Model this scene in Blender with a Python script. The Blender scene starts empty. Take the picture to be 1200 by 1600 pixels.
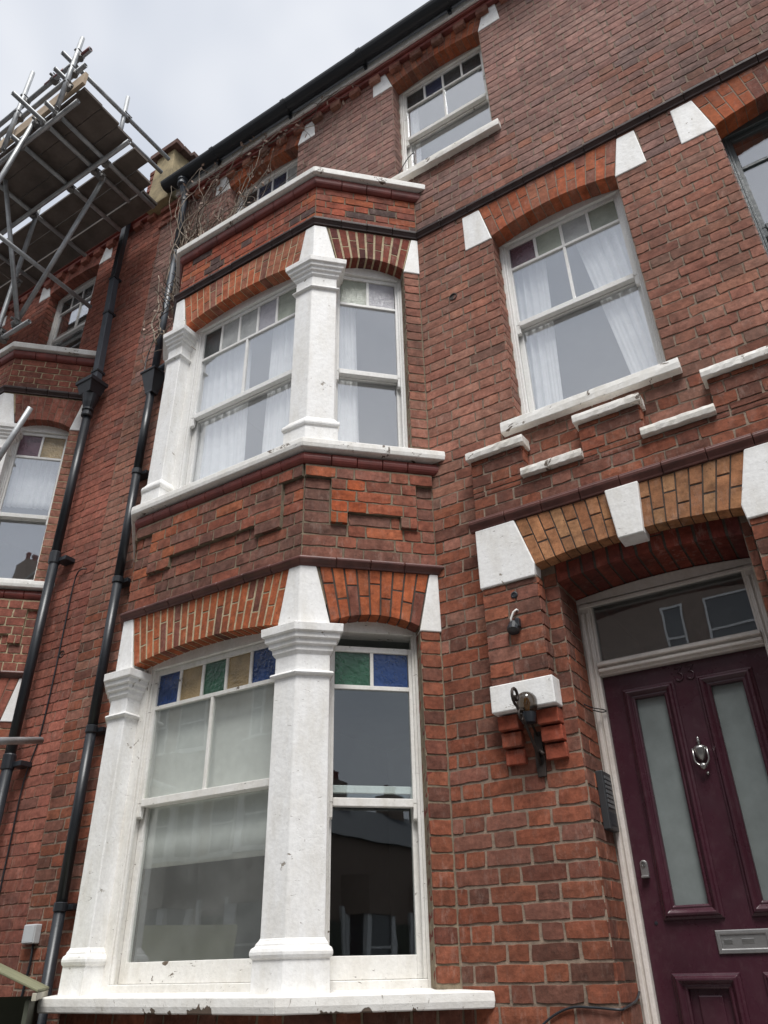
import bpy, math, random
import numpy as np
from mathutils import Matrix, Vector

random.seed(33)
rng = np.random.default_rng(33)
scene = bpy.context.scene
COL = scene.collection
R = math.radians

# ------------------------------------------------------------------ camera
EYE = 1.5
cam_d = bpy.data.cameras.new('camera')
cam = bpy.data.objects.new('camera', cam_d)
COL.objects.link(cam)
pit, yaw, rol = R(30.8735), R(31.5858), R(-1.2739)
fw = Vector((-math.sin(yaw) * math.cos(pit), math.cos(yaw) * math.cos(pit), math.sin(pit)))
rt = Vector((math.cos(yaw), math.sin(yaw), 0))
up = rt.cross(fw)
rt2 = rt * math.cos(rol) + up * math.sin(rol)
up2 = -rt * math.sin(rol) + up * math.cos(rol)
m = Matrix((rt2, up2, -fw)).transposed().to_4x4()
m.translation = Vector((0, -3.72, EYE))
cam.matrix_world = m
cam_d.sensor_fit = 'HORIZONTAL'
cam_d.sensor_width = 36
cam_d.lens = 36 * 1199.77 / 1200
cam_d.clip_start = 0.05
cam_d.clip_end = 500
scene.camera = cam
CAM = np.array((0, -3.72, EYE))
CM = np.array([tuple(rt2), tuple(-up2), tuple(fw)])

# ------------------------------------------------------------------ world: bright even overcast
SUN_EL, SUN_AZ = R(62), R(-35)          # azimuth: from straight in front of the facade towards the left
world = bpy.data.worlds.new('World')
scene.world = world
world.use_nodes = True
nt = world.node_tree
nt.nodes.clear()
out = nt.nodes.new('ShaderNodeOutputWorld')
bg = nt.nodes.new('ShaderNodeBackground')
sky = nt.nodes.new('ShaderNodeTexSky')
sky.sky_type = 'NISHITA'
sky.sun_disc = False
sky.sun_elevation = SUN_EL
sky.sun_rotation = math.pi + SUN_AZ
sky.dust_density = 4.0
tc = nt.nodes.new('ShaderNodeTexCoord')
noi = nt.nodes.new('ShaderNodeTexNoise')
noi.inputs['Scale'].default_value = 2.6
noi.inputs['Detail'].default_value = 3
noi.inputs['Distortion'].default_value = 0.4
ramp = nt.nodes.new('ShaderNodeValToRGB')
ramp.color_ramp.elements[0].position = 0.3
ramp.color_ramp.elements[1].position = 0.72
ramp.color_ramp.elements[0].color = (4.9, 5.35, 6.2, 1)
ramp.color_ramp.elements[1].color = (8.2, 8.3, 8.6, 1)
mixs = nt.nodes.new('ShaderNodeMix')
mixs.data_type = 'RGBA'
mixs.inputs[0].default_value = 0.93
nt.links.new(tc.outputs['Generated'], noi.inputs['Vector'])
nt.links.new(noi.outputs['Fac'], ramp.inputs['Fac'])
nt.links.new(sky.outputs['Color'], mixs.inputs[6])
nt.links.new(ramp.outputs['Color'], mixs.inputs[7])
nt.links.new(mixs.outputs[2], bg.inputs['Color'])
bg.inputs['Strength'].default_value = 0.0458
nt.links.new(bg.outputs[0], out.inputs['Surface'])

sun_d = bpy.data.lights.new('sun', 'SUN')
sun_d.energy = 1.5
sun_d.angle = R(24)
sun_d.color = (1.0, 0.985, 0.96)
sun = bpy.data.objects.new('sun', sun_d)
COL.objects.link(sun)
sdir = Vector((-math.sin(SUN_AZ) * math.cos(SUN_EL), -math.cos(SUN_AZ) * math.cos(SUN_EL), math.sin(SUN_EL)))
sun.rotation_euler = sdir.to_track_quat('Z', 'Y').to_euler()
sun.location = (0, -6, 20)

scene.view_settings.view_transform = 'Standard'
scene.view_settings.look = 'None'
scene.view_settings.exposure = 1.42
scene.view_settings.gamma = 1
scene.view_settings.use_curve_mapping = False
try:
    scene.cycles.max_bounces = 6
    scene.cycles.transparent_max_bounces = 16
    scene.cycles.use_denoising = True
except Exception:
    pass

# ------------------------------------------------------------------ node helpers and materials
class NT:
    def __init__(self, name):
        self.m = bpy.data.materials.new(name)
        self.m.use_nodes = True
        self.t = self.m.node_tree
        self.t.nodes.clear()
        self.o = self.t.nodes.new('ShaderNodeOutputMaterial')
        self.pos = self.t.nodes.new('ShaderNodeNewGeometry').outputs['Position']

    def n(self, typ, **kw):
        nd = self.t.nodes.new(typ)
        for k, v in kw.items():
            setattr(nd, k, v)
        return nd

    def l(self, a, b):
        self.t.links.new(a, b)

    def setin(self, nd, key, v):
        if isinstance(v, (int, float, tuple)):
            if isinstance(v, tuple) and len(v) == 3 and nd.inputs[key].type == 'RGBA':
                v = v + (1,)
            nd.inputs[key].default_value = v
        else:
            self.l(v, nd.inputs[key])

    def noise(self, scale, detail=4, rough=0.6, vscale=None, off=None, dist=0.0):
        src = self.pos
        if vscale or off:
            mp = self.n('ShaderNodeMapping')
            if vscale:
                mp.inputs['Scale'].default_value = vscale
            if off:
                mp.inputs['Location'].default_value = off
            self.l(src, mp.inputs['Vector'])
            src = mp.outputs[0]
        nd = self.n('ShaderNodeTexNoise')
        self.l(src, nd.inputs['Vector'])
        nd.inputs['Scale'].default_value = scale
        nd.inputs['Detail'].default_value = detail
        nd.inputs['Roughness'].default_value = rough
        nd.inputs['Distortion'].default_value = dist
        return nd.outputs['Fac']

    def rng(self, v, a, b, c, d):
        nd = self.n('ShaderNodeMapRange')
        self.setin(nd, 'Value', v)
        for k, x in zip(('From Min', 'From Max', 'To Min', 'To Max'), (a, b, c, d)):
            nd.inputs[k].default_value = x
        return nd.outputs[0]

    def mix(self, f, a, b, mode='MIX'):
        nd = self.n('ShaderNodeMix', data_type='RGBA', blend_type=mode)
        self.setin(nd, 0, f)
        self.setin(nd, 6, a)
        self.setin(nd, 7, b)
        return nd.outputs[2]

    def mul(self, a, b):
        nd = self.n('ShaderNodeMath', operation='MULTIPLY')
        self.setin(nd, 0, a)
        self.setin(nd, 1, b)
        return nd.outputs[0]

    def bump(self, h, strength, dist):
        nd = self.n('ShaderNodeBump')
        nd.inputs['Strength'].default_value = strength
        nd.inputs['Distance'].default_value = dist
        self.l(h, nd.inputs['Height'])
        return nd.outputs[0]

    def pbr(self, col, rough=0.7, normal=None, metal=0.0, spec=0.5, **kw):
        p = self.n('ShaderNodeBsdfPrincipled')
        self.setin(p, 'Base Color', col)
        self.setin(p, 'Roughness', rough)
        p.inputs['Metallic'].default_value = metal
        p.inputs['Specular IOR Level'].default_value = spec
        if normal is not None:
            self.l(normal, p.inputs['Normal'])
        for k, v in kw.items():
            self.setin(p, k, v)
        return p

    def out(self, sh):
        self.l(sh.outputs[0], self.o.inputs['Surface'])
        return self.m


def mat_brick(name, by_object, salt=0.28, soot=0.55):
    t = NT(name)
    if by_object:
        base = t.n('ShaderNodeObjectInfo').outputs['Color']
    else:
        a = t.n('ShaderNodeAttribute', attribute_name='tint')
        base = a.outputs['Color']
    v = t.rng(t.noise(38, 5, 0.7), 0.25, 0.75, 0.62, 1.32)
    c = t.mix(1.0, base, v, 'MULTIPLY')
    c = t.mix(1.0, c, t.rng(t.noise(13, 4, 0.65, off=(7, 3, 5)), 0.3, 0.7, 0.72, 1.22), 'MULTIPLY')
    # kiln marks: darker flashes inside a brick
    fl = t.rng(t.noise(11, 3, 0.5, vscale=(1, 1, 2.2)), 0.52, 0.72, 0.0, 0.5)
    c = t.mix(fl, c, t.mix(1.0, c, (0.5, 0.42, 0.42), 'MULTIPLY'))
    # broad weathering, cleaner and dirtier areas
    c = t.mix(1.0, c, t.rng(t.noise(0.75, 4, 0.6, off=(1, 8, 3)), 0.3, 0.7, 0.70, 1.18), 'MULTIPLY')
    # soot in large soft patches
    so = t.rng(t.noise(1.3, 5, 0.62), 0.5, 0.74, 0.0, soot)
    c = t.mix(so, c, (0.045, 0.033, 0.03))
    # pale salts, in short vertical runs and crumbs
    ef = t.mul(t.rng(t.noise(26, 6, 0.75, vscale=(1, 1, 0.35), off=(3, 1, 7)), 0.52, 0.74, 0.0, 1.0),
               t.rng(t.noise(1.9, 3, 0.5, off=(9, 4, 2)), 0.38, 0.66, 0.12, 1.0))
    c = t.mix(t.mul(ef, salt), c, (0.62, 0.5, 0.43))
    st_ = t.rng(t.noise(9, 5, 0.6, vscale=(1, 1, 0.13), off=(6, 6, 1)), 0.52, 0.75, 0.0, 0.4)
    c = t.mix(st_, c, t.mix(1.0, c, (0.42, 0.4, 0.4), 'MULTIPLY'))
    # little black pits
    pit_ = t.rng(t.noise(85, 2, 0.5), 0.68, 0.74, 0.0, 0.55)
    c = t.mix(pit_, c, (0.03, 0.02, 0.018))
    h = t.noise(70, 6, 0.72)
    p = t.pbr(c, 0.92, t.bump(h, 0.55, 0.004), spec=0.25)
    return t.out(p)


def mat_mortar(name, col, soot=0.5):
    t = NT(name)
    v = t.rng(t.noise(30, 5, 0.7), 0.25, 0.75, 0.6, 1.3)
    c = t.mix(1.0, col, v, 'MULTIPLY')
    so = t.rng(t.noise(1.6, 5, 0.6, off=(2, 2, 0)), 0.45, 0.7, 0.0, soot)
    c = t.mix(so, c, (0.06, 0.05, 0.042))
    p = t.pbr(c, 0.95, t.bump(t.noise(120, 5, 0.7), 0.7, 0.004), spec=0.2)
    return t.out(p)


def mat_paint(name, col, chips=0.0, dirt=0.3, rough=0.55, chipcol=(0.2, 0.155, 0.12), hair=0.0):
    t = NT(name)
    d = t.rng(t.noise(7, 5, 0.65, vscale=(1.6, 1.6, 0.5)), 0.42, 0.75, 0.0, dirt)
    c = t.mix(d, col, tuple(x * y for x, y in zip(col, (0.7, 0.66, 0.58))))
    fine = t.rng(t.noise(60, 4, 0.6), 0.3, 0.7, 0.93, 1.05)
    c = t.mix(1.0, c, fine, 'MULTIPLY')
    hgt = t.noise(22, 6, 0.65)
    if hair > 0:      # hairline cracks and runs in old paint
        hr = t.rng(t.noise(40, 6, 0.72, vscale=(0.35, 0.35, 1.0), dist=1.5), 0.64, 0.68, 0.0, hair)
        c = t.mix(hr, c, (0.16, 0.13, 0.11))
    if chips > 0:
        k = t.noise(6.5, 7, 0.68, off=(4, 0, 1), dist=0.6)
        ch = t.rng(k, 0.70 - chips, 0.715 - chips, 0.0, 1.0)
        c = t.mix(ch, c, t.mix(t.noise(50, 3), chipcol, tuple(x * 0.45 for x in chipcol)))
        hgt = t.mix(ch, hgt, (0.0, 0.0, 0.0))
    p = t.pbr(c, rough, t.bump(hgt, 0.6, 0.005), spec=0.4)
    return t.out(p)


def mat_plain(name, col, rough=0.5, metal=0.0, var=0.15, vs=12, bump=0.0, spec=0.5, bs=40, **kw):
    t = NT(name)
    v = t.rng(t.noise(vs, 5, 0.65), 0.25, 0.75, 1 - var, 1 + var)
    c = t.mix(1.0, col, v, 'MULTIPLY')
    nrm = t.bump(t.noise(bs, 5, 0.6), bump, 0.003) if bump else None
    p = t.pbr(c, rough, nrm, metal, spec, **kw)
    return t.out(p)


def mat_glass(name, ior=2.1, tint=(0.93, 0.95, 0.95), wob=0.012, dust=0.0):
    t = NT(name)
    g = t.n('ShaderNodeBsdfGlossy')
    g.inputs['Roughness'].default_value = 0.012
    g.inputs['Color'].default_value = (0.95, 0.97, 1, 1)
    t.l(t.bump(t.noise(2.2, 2, 0.5), wob, 0.05), g.inputs['Normal'])
    tr = t.n('ShaderNodeBsdfTransparent')
    tr.inputs['Color'].default_value = tint + (1,)
    lw = t.n('ShaderNodeLayerWeight')
    lw.inputs['Blend'].default_value = 0.5
    r0 = ((ior - 1) / (ior + 1)) ** 2
    pw = t.n('ShaderNodeMath', operation='POWER')
    t.l(lw.outputs['Facing'], pw.inputs[0])
    pw.inputs[1].default_value = 4.0
    mx = t.n('ShaderNodeMixShader')
    t.l(t.rng(pw.outputs[0], 0, 1, r0, 1.0), mx.inputs[0])
    t.l(g.outputs[0], mx.inputs[2])
    if dust:
        df = t.n('ShaderNodeBsdfDiffuse')
        df.inputs['Color'].default_value = (0.62, 0.64, 0.62, 1)
        m2 = t.n('ShaderNodeMixShader')
        t.l(t.rng(t.noise(3.5, 5, 0.65), 0.3, 0.7, dust * 0.6, dust * 1.4), m2.inputs[0])
        t.l(tr.outputs[0], m2.inputs[1])
        t.l(df.outputs[0], m2.inputs[2])
        t.l(m2.outputs[0], mx.inputs[1])
    else:
        t.l(tr.outputs[0], mx.inputs[1])
    return t.out(mx)


def mat_obscured(name, col, rough=0.12, bump=0.5, bs=45, clear=0.0, var=0.25):
    """figured (rolled, bumpy) coloured glass"""
    t = NT(name)
    v = t.rng(t.noise(9, 4, 0.6), 0.25, 0.75, 1 - var, 1 + var)
    c = t.mix(1.0, col, v, 'MULTIPLY')
    p = t.pbr(c, rough, t.bump(t.noise(bs, 3, 0.55), bump, 0.006), spec=0.6)
    if clear:
        tr = t.n('ShaderNodeBsdfTransparent')
        tr.inputs['Color'].default_value = (0.9, 0.93, 0.9, 1)
        mx = t.n('ShaderNodeMixShader')
        mx.inputs[0].default_value = clear
        t.l(p.outputs[0], mx.inputs[1])
        t.l(tr.outputs[0], mx.inputs[2])
        return t.out(mx)
    return t.out(p)


def mat_cloth(name, col):
    t = NT(name)
    c = t.mix(1.0, col, t.rng(t.noise(14, 3), 0.3, 0.7, 0.92, 1.06), 'MULTIPLY')
    d = t.n('ShaderNodeBsdfDiffuse')
    t.setin(d, 'Color', c)
    tl = t.n('ShaderNodeBsdfTranslucent')
    t.setin(tl, 'Color', c)
    mx = t.n('ShaderNodeMixShader')
    mx.inputs[0].default_value = 0.06
    t.l(d.outputs[0], mx.inputs[1])
    t.l(tl.outputs[0], mx.inputs[2])
    return t.out(mx)


M = {}
M['brick_o'] = mat_brick('brick_single', True)
M['brick_a'] = mat_brick('brick_mass', False)
M['nbrick_o'] = mat_brick('salted_brick_single', True, salt=0.38, soot=0.3)
M['nbrick_a'] = mat_brick('salted_brick_mass', False, salt=0.38, soot=0.3)
M['mortar'] = mat_mortar('mortar_grey_brown', (0.28, 0.215, 0.165))
M['mortar_bay'] = mat_mortar('mortar_bay', (0.25, 0.20, 0.14))
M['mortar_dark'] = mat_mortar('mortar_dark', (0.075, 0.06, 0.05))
M['mortar_cream'] = mat_mortar('mortar_cream', (0.46, 0.38, 0.25), soot=0.15)
M['mortar_red'] = mat_mortar('mortar_reddish', (0.26, 0.15, 0.11))
M['stone'] = mat_paint('white_masonry_paint', (0.83, 0.825, 0.81), chips=0.03, dirt=0.5, hair=0.7, chipcol=(0.42, 0.37, 0.31))
def mat_flaked_sill(zlow):
    t = NT('flaked_sill_paint')
    d = t.rng(t.noise(7, 5, 0.65, vscale=(1.6, 1.6, 0.5)), 0.42, 0.75, 0.0, 0.45)
    c = t.mix(d, (0.80, 0.785, 0.75), (0.55, 0.51, 0.44))
    hr = t.rng(t.noise(34, 6, 0.72, vscale=(1, 1, 0.4), dist=1.5), 0.63, 0.67, 0.0, 0.7)
    c = t.mix(hr, c, (0.2, 0.17, 0.14))
    sp = t.n('ShaderNodeSeparateXYZ')
    t.l(t.pos, sp.inputs[0])
    up_ = t.rng(sp.outputs['Z'], zlow, zlow + 0.09, 0.0, 0.2)
    sb = t.n('ShaderNodeMath', operation='SUBTRACT')
    t.l(t.noise(5.2, 4, 0.55, dist=0.4), sb.inputs[0])
    t.l(up_, sb.inputs[1])
    ch = t.rng(sb.outputs[0], 0.555, 0.565, 0.0, 1.0)
    c = t.mix(ch, c, t.mix(t.noise(40, 3), (0.20, 0.15, 0.115), (0.09, 0.07, 0.055)))
    h = t.mix(ch, t.noise(22, 6, 0.65), (0.0, 0.0, 0.0))
    return t.out(t.pbr(c, 0.5, t.bump(h, 0.6, 0.005), spec=0.4))


M['sill_low'] = mat_flaked_sill(1.347)
M['sill'] = mat_paint('white_sill_paint', (0.80, 0.785, 0.75), chips=0.075, dirt=0.5, hair=0.8)
M['coping'] = mat_paint('worn_coping_paint', (0.76, 0.735, 0.69), chips=0.10, dirt=0.75, hair=0.9)
M['wood'] = mat_paint('white_gloss_wood', (0.76, 0.755, 0.735), chips=0.0, dirt=0.3, rough=0.35, hair=0.3)
M['wood_old'] = mat_paint('old_white_wood', (0.76, 0.745, 0.71), chips=0.06, dirt=0.5, rough=0.4, hair=0.9)
M['doorframe'] = mat_paint('cream_frame_paint', (0.68, 0.63, 0.585), chips=0.01, dirt=0.45, rough=0.35, hair=0.3)
M['blackwood'] = mat_paint('dark_grey_frame', (0.07, 0.082, 0.085), dirt=0.2, rough=0.3)
def mat_door():
    t = NT('maroon_gloss')
    v = t.rng(t.noise(5, 5, 0.65, vscale=(1, 1, 0.4)), 0.25, 0.75, 0.8, 1.2)
    c = t.mix(1.0, (0.050, 0.014, 0.023), v, 'MULTIPLY')
    du = t.rng(t.noise(30, 6, 0.75), 0.5, 0.8, 0.0, 0.10)
    c = t.mix(du, c, (0.25, 0.2, 0.19))
    sc_ = t.rng(t.noise(16, 7, 0.8, off=(5, 2, 2)), 0.70, 0.73, 0.0, 0.6)
    c = t.mix(sc_, c, (0.2, 0.12, 0.12))
    br = t.noise(90, 4, 0.6, vscale=(1.0, 1.0, 0.06))
    rg = t.rng(t.noise(6, 4, 0.6, off=(3, 3, 3)), 0.3, 0.7, 0.2, 0.42)
    return t.out(t.pbr(c, rg, t.bump(br, 0.25, 0.002), spec=0.5))


M['maroon'] = mat_door()
M['terra'] = mat_plain('dark_terracotta', (0.105, 0.038, 0.030), 0.4, var=0.45, vs=9, bump=0.35)
M['terra_shaded'] = mat_plain('shaded_terracotta', (0.042, 0.022, 0.019), 0.5, var=0.5, vs=9, bump=0.4)  # darker copy of the terracotta: shadow on the upper strings put into the colour
M['terra_red'] = mat_plain('red_bullnose', (0.17, 0.035, 0.026), 0.5, var=0.45, vs=7, bump=0.35)
M['black'] = mat_plain('black_iron', (0.018, 0.021, 0.026), 0.38, var=0.25, bump=0.2)
M['grey_pipe'] = mat_plain('grey_plastic_pipe', (0.055, 0.065, 0.08), 0.45, var=0.2, bump=0.1)
M['gutter'] = mat_plain('black_gutter', (0.010, 0.012, 0.016), 0.6, var=0.2)
M['slate'] = mat_plain('slate', (0.07, 0.075, 0.085), 0.7, var=0.3, bump=0.4)
M['lead'] = mat_plain('lead', (0.16, 0.165, 0.17), 0.6, var=0.2)
M['render'] = mat_plain('yellowed_render', (0.27, 0.215, 0.12), 0.9, var=0.7, vs=4.5, bump=0.6, bs=25)
M['glass'] = mat_glass('window_glass', ior=2.85, tint=(0.995, 0.995, 0.995), dust=0.02)
M['glass_dim'] = mat_glass('ground_floor_glass', ior=1.75, tint=(0.9, 0.94, 0.94))
M['glass_milky'] = mat_glass('dusty_ground_floor_glass', ior=1.7, tint=(0.97, 0.985, 0.975), dust=0.09)
M['fan_glass'] = mat_glass('fanlight_glass', ior=2.3, tint=(0.8, 0.82, 0.82), dust=0.05)
M['st_blue'] = mat_obscured('blue_glass', (0.016, 0.050, 0.17), 0.08, 0.8, 48, 0.15, 0.5)
M['st_amber'] = mat_obscured('amber_glass', (0.34, 0.245, 0.12), 0.18, 0.9, 60, 0.15, 0.45)
M['st_green'] = mat_obscured('green_glass', (0.036, 0.115, 0.068), 0.1, 0.8, 48, 0.15, 0.5)
M['st_plum'] = mat_obscured('plum_glass', (0.17, 0.10, 0.13), 0.15, 0.5, 55, 0.25)
M['ob_grey'] = mat_obscured('pale_figured_glass', (0.44, 0.45, 0.44), 0.1, 0.9, 60, 0.25)
M['ob_green'] = mat_obscured('greenish_figured_glass', (0.36, 0.39, 0.32), 0.1, 0.9, 60, 0.25)
M['ob_lilac'] = mat_obscured('lilac_figured_glass', (0.43, 0.42, 0.46), 0.1, 0.9, 60, 0.25)
M['ob_dark'] = mat_obscured('dark_figured_glass', (0.045, 0.05, 0.05), 0.08, 0.6, 70, 0.3)
M['ob_navy'] = mat_obscured('navy_figured_glass', (0.03, 0.04, 0.09), 0.08, 0.6, 70, 0.3)
M['frost'] = mat_obscured('frosted_door_glass', (0.20, 0.225, 0.22), 0.13, 0.05, 8, 0.0, 0.15)
M['dark_glass'] = mat_plain('dark_transom_glass', (0.02, 0.022, 0.022), 0.03, var=0.1, spec=0.9)
M['curtain'] = mat_cloth('white_voile', (0.95, 0.965, 0.96))
M['blind'] = mat_cloth('grey_blind', (0.86, 0.865, 0.84))
M['plaster'] = mat_plain('interior_plaster', (0.42, 0.42, 0.41), 0.9, var=0.08, vs=2)
M['steel'] = mat_plain('galvanised_steel', (0.34, 0.35, 0.355), 0.5, metal=0.35, var=0.35, vs=9, bump=0.25)
M['steel_d'] = mat_plain('dull_coupler_steel', (0.17, 0.165, 0.16), 0.55, metal=0.5, var=0.4, vs=30)
M['steel_r'] = mat_plain('rust_red_tube', (0.15, 0.055, 0.055), 0.55, metal=0.3, var=0.4, vs=8)
M['plank'] = mat_plain('scaffold_plank', (0.105, 0.085, 0.072), 0.85, var=0.45, vs=5, bump=0.4)
M['plank_l'] = mat_plain('pale_toe_plank', (0.38, 0.29, 0.20), 0.8, var=0.3, vs=6, bump=0.3)
M['chrome'] = mat_plain('worn_chrome', (0.42, 0.415, 0.40), 0.28, metal=0.9, var=0.2, vs=25)
M['satin'] = mat_plain('satin_steel', (0.36, 0.355, 0.35), 0.42, metal=0.8, var=0.12, vs=25)
M['intercom'] = mat_plain('charcoal_panel', (0.035, 0.037, 0.04), 0.45, var=0.1)
M['button'] = mat_plain('grey_button', (0.10, 0.105, 0.11), 0.4, var=0.1)
M['pvc'] = mat_plain('grey_pvc', (0.5, 0.52, 0.53), 0.5, var=0.08)
M['cable_w'] = mat_plain('white_cable', (0.65, 0.63, 0.6), 0.5, var=0.1)
M['rustbrown'] = mat_plain('rusted_iron', (0.030, 0.021, 0.017), 0.6, metal=0.3, var=0.5, vs=30, bump=0.4)
M['bulb'] = mat_glass('smoked_bulb', ior=1.5, tint=(0.34, 0.31, 0.28))
M['filament'] = mat_plain('amber_filament', (0.55, 0.3, 0.08), 0.4)
M['stem'] = mat_plain('dead_stem', (0.31, 0.255, 0.20), 0.9, var=0.35, vs=20)
M['stem_d'] = mat_plain('dark_dead_stem', (0.10, 0.075, 0.06), 0.9, var=0.35, vs=20)
M['leaf'] = mat_plain('dry_leaf', (0.34, 0.25, 0.20), 0.8, var=0.4, vs=30)
M['shedgreen'] = mat_plain('faded_green_felt', (0.20, 0.20, 0.12), 0.8, var=0.3, vs=4, bump=0.3)
M['shedside'] = mat_plain('dark_green_boards', (0.06, 0.066, 0.045), 0.7, var=0.3, vs=4)
M['shedtrim'] = mat_paint('shed_trim', (0.45, 0.43, 0.35), chips=0.04, dirt=0.5)
M['asphalt'] = mat_plain('asphalt', (0.05, 0.05, 0.052), 0.9, var=0.3, vs=30, bump=0.4)
M['paving'] = mat_plain('paving', (0.15, 0.145, 0.135), 0.85, var=0.25, vs=3, bump=0.3)
M['kerb'] = mat_plain('kerb_stone', (0.28, 0.27, 0.26), 0.8, var=0.2)
M['oppbrick'] = mat_plain('pale_far_brick', (0.23, 0.17, 0.135), 0.9, var=0.3, vs=6)
M['oppwhite'] = mat_plain('far_white_paint', (0.72, 0.72, 0.7), 0.6, var=0.06)
M['oppglass'] = mat_plain('far_window_glass', (0.05, 0.055, 0.06), 0.05, var=0.1, spec=0.8)

# ------------------------------------------------------------------ geometry helpers
class Fr:
    """wall frame: u along the wall (rightwards seen from the street), d outwards, z up"""
    def __init__(s, ox, oy, ux, uy, dz=0.0):
        s.o = np.array((ox, oy), float)
        L = math.hypot(ux, uy)
        s.u = np.array((ux / L, uy / L))
        s.n = np.array((s.u[1], -s.u[0]))
        s.dz = dz

    def p(s, u, d, z):
        q = s.o + s.u * u + s.n * d
        return (q[0], q[1], z + s.dz)


class MB:
    def __init__(s):
        s.v, s.f = [], []

    def quadbox(s, P):
        b = len(s.v)
        s.v += [tuple(p) for p in P]
        s.f += [(b, b + 1, b + 2, b + 3), (b + 7, b + 6, b + 5, b + 4), (b, b + 4, b + 5, b + 1),
                (b + 1, b + 5, b + 6, b + 2), (b + 2, b + 6, b + 7, b + 3), (b + 3, b + 7, b + 4, b)]
        return s

    def box(s, F, u0, u1, d0, d1, z0, z1):
        """d0 back, d1 front"""
        return s.quadbox([F.p(u0, d1, z0), F.p(u1, d1, z0), F.p(u1, d1, z1), F.p(u0, d1, z1),
                          F.p(u0, d0, z0), F.p(u1, d0, z0), F.p(u1, d0, z1), F.p(u0, d0, z1)])

    def prism(s, A, B):
        """two equal polygons joined; A front (ccw seen from the front), B back"""
        n = len(A)
        b = len(s.v)
        s.v += [tuple(p) for p in A] + [tuple(p) for p in B]
        s.f.append(tuple(range(b, b + n)))
        s.f.append(tuple(range(b + 2 * n - 1, b + n - 1, -1)))
        for i in range(n):
            j = (i + 1) % n
            s.f.append((b + i, b + n + i, b + n + j, b + j))
        return s

    def loft(s, rings, closed=True, caps=True):
        b = len(s.v)
        n = len(rings[0])
        for r in rings:
            s.v += [tuple(p) for p in r]
        for k in range(len(rings) - 1):
            for i in range(n if closed else n - 1):
                j = (i + 1) % n
                s.f.append((b + k * n + i, b + k * n + j, b + (k + 1) * n + j, b + (k + 1) * n + i))
        if caps:
            s.f.append(tuple(range(b + n - 1, b - 1, -1)))
            e = b + (len(rings) - 1) * n
            s.f.append(tuple(range(e, e + n)))
        return s

    def tube(s, pts, r, n=8, r1=None):
        pts = [Vector(p) for p in pts]
        rings = []
        prev = None
        for i, p in enumerate(pts):
            if i == 0:
                t = pts[1] - p
            elif i == len(pts) - 1:
                t = p - pts[i - 1]
            else:
                t = (pts[i + 1] - p).normalized() + (p - pts[i - 1]).normalized()
            if t.length < 1e-9:
                t = Vector((0, 0, 1))
            t.normalize()
            if prev is None:
                a = Vector((0, 0, 1)) if abs(t.z) < 0.9 else Vector((1, 0, 0))
                x = t.cross(a).normalized()
            else:
                x = (prev - t * prev.dot(t))
                x = x.normalized() if x.length > 1e-6 else t.orthogonal().normalized()
            prev = x
            y = t.cross(x)
            rr = r if r1 is None else r + (r1 - r) * i / (len(pts) - 1)
            rings.append([p + (x * math.cos(2 * math.pi * k / n) + y * math.sin(2 * math.pi * k / n)) * rr for k in range(n)])
        return s.loft(rings)

    def hollow(s, a, b, r, n=12, wall=0.006):
        """open steel tube: you see into its ends"""
        a, b = Vector(a), Vector(b)
        t = (b - a).normalized()
        x = t.orthogonal().normalized()
        y = t.cross(x)
        ring = lambda c, q: [c + (x * math.cos(2 * math.pi * k / n) + y * math.sin(2 * math.pi * k / n)) * q for k in range(n)]
        i = min(0.12, (b - a).length * 0.4)
        return s.loft([ring(a + t * i, r - wall), ring(a, r - wall), ring(a, r), ring(b, r), ring(b, r - wall), ring(b - t * i, r - wall)])

    def lathe(s, c, axis, prof, n=16):
        """prof: (distance along axis, radius)"""
        c, t = Vector(c), Vector(axis).normalized()
        x = t.orthogonal().normalized()
        y = t.cross(x)
        return s.loft([[c + t * h + (x * math.cos(2 * math.pi * k / n) + y * math.sin(2 * math.pi * k / n)) * max(r, 1e-4)
                        for k in range(n)] for h, r in prof])

    def make(s, name, mat, parent=None, smooth=False, bevel=0.0, seg=2, kind=None):
        me = bpy.data.meshes.new(name)
        me.from_pydata(s.v, [], s.f)
        me.update()
        import bmesh
        bm = bmesh.new()
        bm.from_mesh(me)
        bmesh.ops.recalc_face_normals(bm, faces=bm.faces)
        bm.to_mesh(me)
        bm.free()
        if smooth:
            me.polygons.foreach_set('use_smooth', [True] * len(me.polygons))
        me.materials.append(M[mat] if isinstance(mat, str) else mat)
        o = bpy.data.objects.new(name, me)
        COL.objects.link(o)
        if bevel:
            bv = o.modifiers.new('soft_edges', 'BEVEL')
            bv.width = bevel
            bv.segments = seg
            bv.limit_method = 'ANGLE'
            bv.angle_limit = R(40)
        if parent is not None:
            attach(o, parent)
        if kind:
            o['kind'] = kind
        return o


BASE = {}


def attach(o, parent):
    o.parent = parent
    if parent.name in BASE:
        o.matrix_parent_inverse = Matrix.Translation(BASE[parent.name]).inverted()


def thing(name, label, cat, loc, group=None):
    o = bpy.data.objects.new(name, None)
    o.empty_display_size = 0.2
    COL.objects.link(o)
    o.location = loc
    BASE[o.name] = Vector(loc)
    o['label'] = label
    o['category'] = cat
    if group:
        o['group'] = group
    return o


def tag(o, label, cat, group=None):
    o['label'] = label
    o['category'] = cat
    if group:
        o['group'] = group
    return o


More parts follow.
